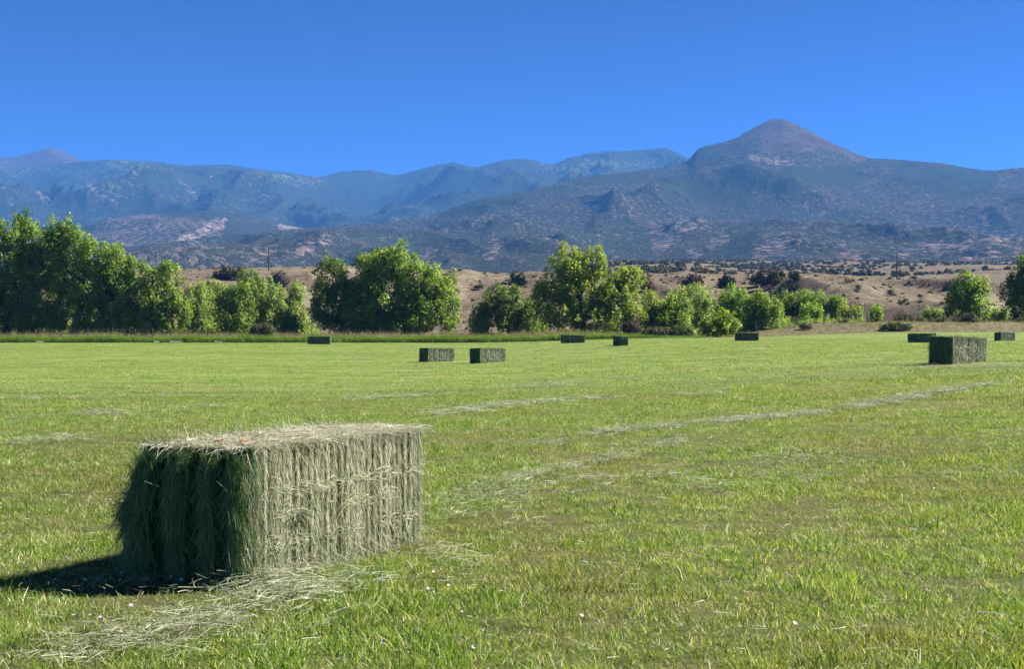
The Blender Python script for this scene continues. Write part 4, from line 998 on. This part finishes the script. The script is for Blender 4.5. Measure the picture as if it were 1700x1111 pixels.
near = make_far(31, 2100); put(near, gx(1590, 47.5), 47.5, 44, 'nearest hay bale at the right, streaked sunlit side and dark end')
pf_ = make_far(32, 950)
far_b = [
 (725, 92, 41, 'left bale of the middle pair, straw striped side towards us'),
 (810, 86, 38, 'right bale of the middle pair, straw striped side towards us'),
 (531, 155, 95, 'leftmost far bale, dark broadside against the tall grass'),
 (951, 150, 85, 'dark broadside bale below the twin topped cottonwood'),
 (1030, 126, -9, 'small squarish bale seen end on right of the twin topped cottonwood'),
 (1240, 150, 100, 'dark broadside bale in front of the dirt bank'),
 (1531, 132, 92, 'dark bale half hidden behind the nearest right bale'),
 (1668, 150, 55, 'farthest right bale beyond the nearest right one'),
]
for k, (px_, d, a, lab) in enumerate(far_b):
    o = pf_ if k == 0 else copy_tree(pf_)
    put(o, gx(px_, d), d, a, lab)

# ------------------------------------------------------------------ utility poles, fences, pipes, flowers
m_wood = bark_mat('weathered_wood', (0.043, 0.032, 0.025), (0.092, 0.071, 0.057))
m_wire, t, out = new_mat('fence_wire'); shade(t, out, (0.128, 0.121, 0.114), 0.5, 0.4)
m_white, t, out = new_mat('white_pipe'); shade(t, out, (0.75, 0.75, 0.73), 0.4, 0.4)
m_glass, t, out = new_mat('insulator'); shade(t, out, (0.177, 0.156, 0.142), 0.3, 0.5)
def pole(px, top_py, base_py, label):
    d = float(on_bluff(px, base_py)); x = gx(px, d); z = float(RG(x, d)); h = EYE + (HOR - top_py) / F * d - z
    root = empty('utility_pole', (x, d, z)); tag(root, label, 'utility pole')
    V, Fs = tube_arrays([(np.array([(0, 0, -0.5), (0, 0, h * .5), (0.03, 0, h)]), np.array([.19, .16, .12]))], 8); mesh_np('post', V, Fs, m_wood, root, smooth=True)
    V, Fs = tube_arrays([(np.array([(0.03, 0, h), (0.03, 0, h + .12), (0.03, 0, h + .25)]), np.array([.05, .09, .03]))], 8); mesh_np('insulator', V, Fs, m_glass, root)
pole(446, 409, 449, 'bare wooden utility pole at left on the bluff crest')
pole(1489, 421, 463, 'bare wooden utility pole at right on the bluff crest')
def fence(label, pts, d, h):
    x0 = gx(pts[0], d); root = empty('wire_fence', (x0, d, float(RG(x0, d)))); tag(root, label, 'fence'); B = np.array(root.location); tops = []
    rr = np.random.default_rng(int(pts[0]))
    for p in pts:
        x = gx(p, d); z = float(RG(x, d)); hh = h * rr.uniform(.85, 1.1); ln = rr.normal(0, .04)
        V, Fs = tube_arrays([(np.array([(x, d, z - .3), (x + ln * .5, d, z + hh * .5), (x + ln, d, z + hh)]) - B, np.array([.075, .07, .065]))], 6); mesh_np('post', V, Fs, m_wood, root); tops.append((x + ln, d, z))
    for f in (.4, .65, .9):
        P = np.array([(a, b - .08, c + h * f * .95) for a, b, c in tops]) - B
        V, Fs = tube_arrays([(P, np.full(len(P), .012))], 4); mesh_np('wire', V, Fs, m_wire, root)
fence('wire fence on wooden posts in front of the left grove', [60, 102, 145, 186, 224, 253, 284, 313, 345], 181.0, 1.9)
fence('wire fence on thin posts crossing the dirt bank', [1255, 1282, 1320, 1368, 1400, 1440], 186.0, 1.5)
for lab, px0, px1, d in (('short white pipe lying in the verge below the left grove', 62, 72, 175.6), ('white pipe lying in the verge left of the far left bale', 283, 303, 175.7), ('dashed white pipe end in the verge left of the longer white pipe', 257, 264, 175.6), ('white pipe pieces in the verge where the grass is trampled', 357, 369, 175.7)):
    x0, x1 = gx(px0, d), gx(px1, d); z = float(G(x0, d)); root = empty('irrigation_pipe', (x0, d, z)); tag(root, lab, 'pipe')
    n = 7; P = np.stack([np.linspace(0, x1 - x0, n), np.zeros(n), np.full(n, .12)], 1); V, Fs = tube_arrays([(P, np.full(n, .05))], 8); mesh_np('tube', V, Fs, m_white, root, smooth=True)
    V, Fs = tube_arrays([(np.array([(-.05, 0, .12), (.0, 0, .12), (.06, 0, .12)]), np.array([.065, .065, .065]))], 8); mesh_np('coupling', V, Fs, m_white, root)
m_petal, t, out = new_mat('bindweed_petal'); shade(t, out, mix(t, orand(t), (0.469, 0.426, 0.454), (0.469, 0.341, 0.391)), 0.6, 0.2, 0.25)
fl = []
for (px_, py_) in [(92, 985), (141, 983), (168, 984), (200, 983), (203, 970), (284, 980), (302, 985), (124, 1045), (151, 1047), (168, 1050), (158, 1022), (88, 1075), (219, 1028), (720, 970), (732, 985), (745, 992), (722, 1006), (712, 1000), (540, 1018), (580, 1027), (686, 1023), (768, 1040), (636, 1091), (787, 1101), (96, 1043), (1534, 826), (1550, 824), (1590, 826), (1550, 880), (1540, 1000), (1045, 1036), (966, 1045), (775, 727), (510, 1016), (1120, 998), (1320, 1060)]:
    fl.append(gp(px_, py_ - 0))
rf = np.random.default_rng(8); proto = None
for (x, y) in fl:
    if proto is None:
        k = 10; a = np.arange(k) / k * 2 * np.pi; rr = np.where(np.arange(k) % 2 == 0, 0.021, 0.018)
        V = np.concatenate([[[0, 0, -.012]], np.stack([.5 * rr * np.cos(a), .5 * rr * np.sin(a), np.full(k, -.003)], 1), np.stack([rr * np.cos(a), rr * np.sin(a), np.full(k, .004)], 1)])
        Fs = [(0, 1 + j, 1 + (j + 1) % k, 1 + (j + 1) % k) for j in range(k)]
        V = np.concatenate([[[0, 0, -.006]], np.stack([rr * np.cos(a), rr * np.sin(a), np.full(k, .003)], 1)])
        me_f = np.array([(0, 1 + 2 * j, 2 + 2 * j, 1 + (2 * j + 2) % k) for j in range(k // 2)])
        o = mesh_np('bindweed_flower', V, me_f, m_petal, smooth=True); proto = o
    else:
        o = proto.copy(); C.objects.link(o)
    o.location = (x, y, float(G(x, y)) + 0.075); o.rotation_euler = (R(rf.uniform(15, 50)), 0, rf.uniform(-.9, .9)); s = rf.uniform(.45, .75); o.scale = (s, s, s)
    tag(o, 'small pale pink bindweed flower open in the short grass', 'flower', 'bindweed flowers in the grass')

# ------------------------------------------------------------------ the air
m_haze, t, out = new_mat('haze_air')
pv = t.nodes.new('ShaderNodeVolumePrincipled'); pv.inputs['Color'].default_value = (0.085, 0.275, 0.72, 1); pv.inputs['Density'].default_value = 9.3e-5; pv.inputs['Anisotropy'].default_value = 0.0
t.links.new(pv.outputs[0], out.inputs['Volume'])
zt = max(max((o.matrix_world @ v.co).z for v in o.data.vertices) for o in (oA, oB, oC, oD)) + 25
x0, z0 = 12100.0, -5.0
V = np.array([(sx * x0, sy * x0, z) for z in (z0, zt) for sy in (-1, 1) for sx in (-1, 1)])
Fs = np.array([(0, 2, 3, 1), (4, 5, 7, 6), (0, 1, 5, 4), (2, 6, 7, 3), (0, 4, 6, 2), (1, 3, 7, 5)])
tag(mesh_np('haze', V, Fs, m_haze), 'thin blue haze of the summer air', 'haze', kind='stuff')
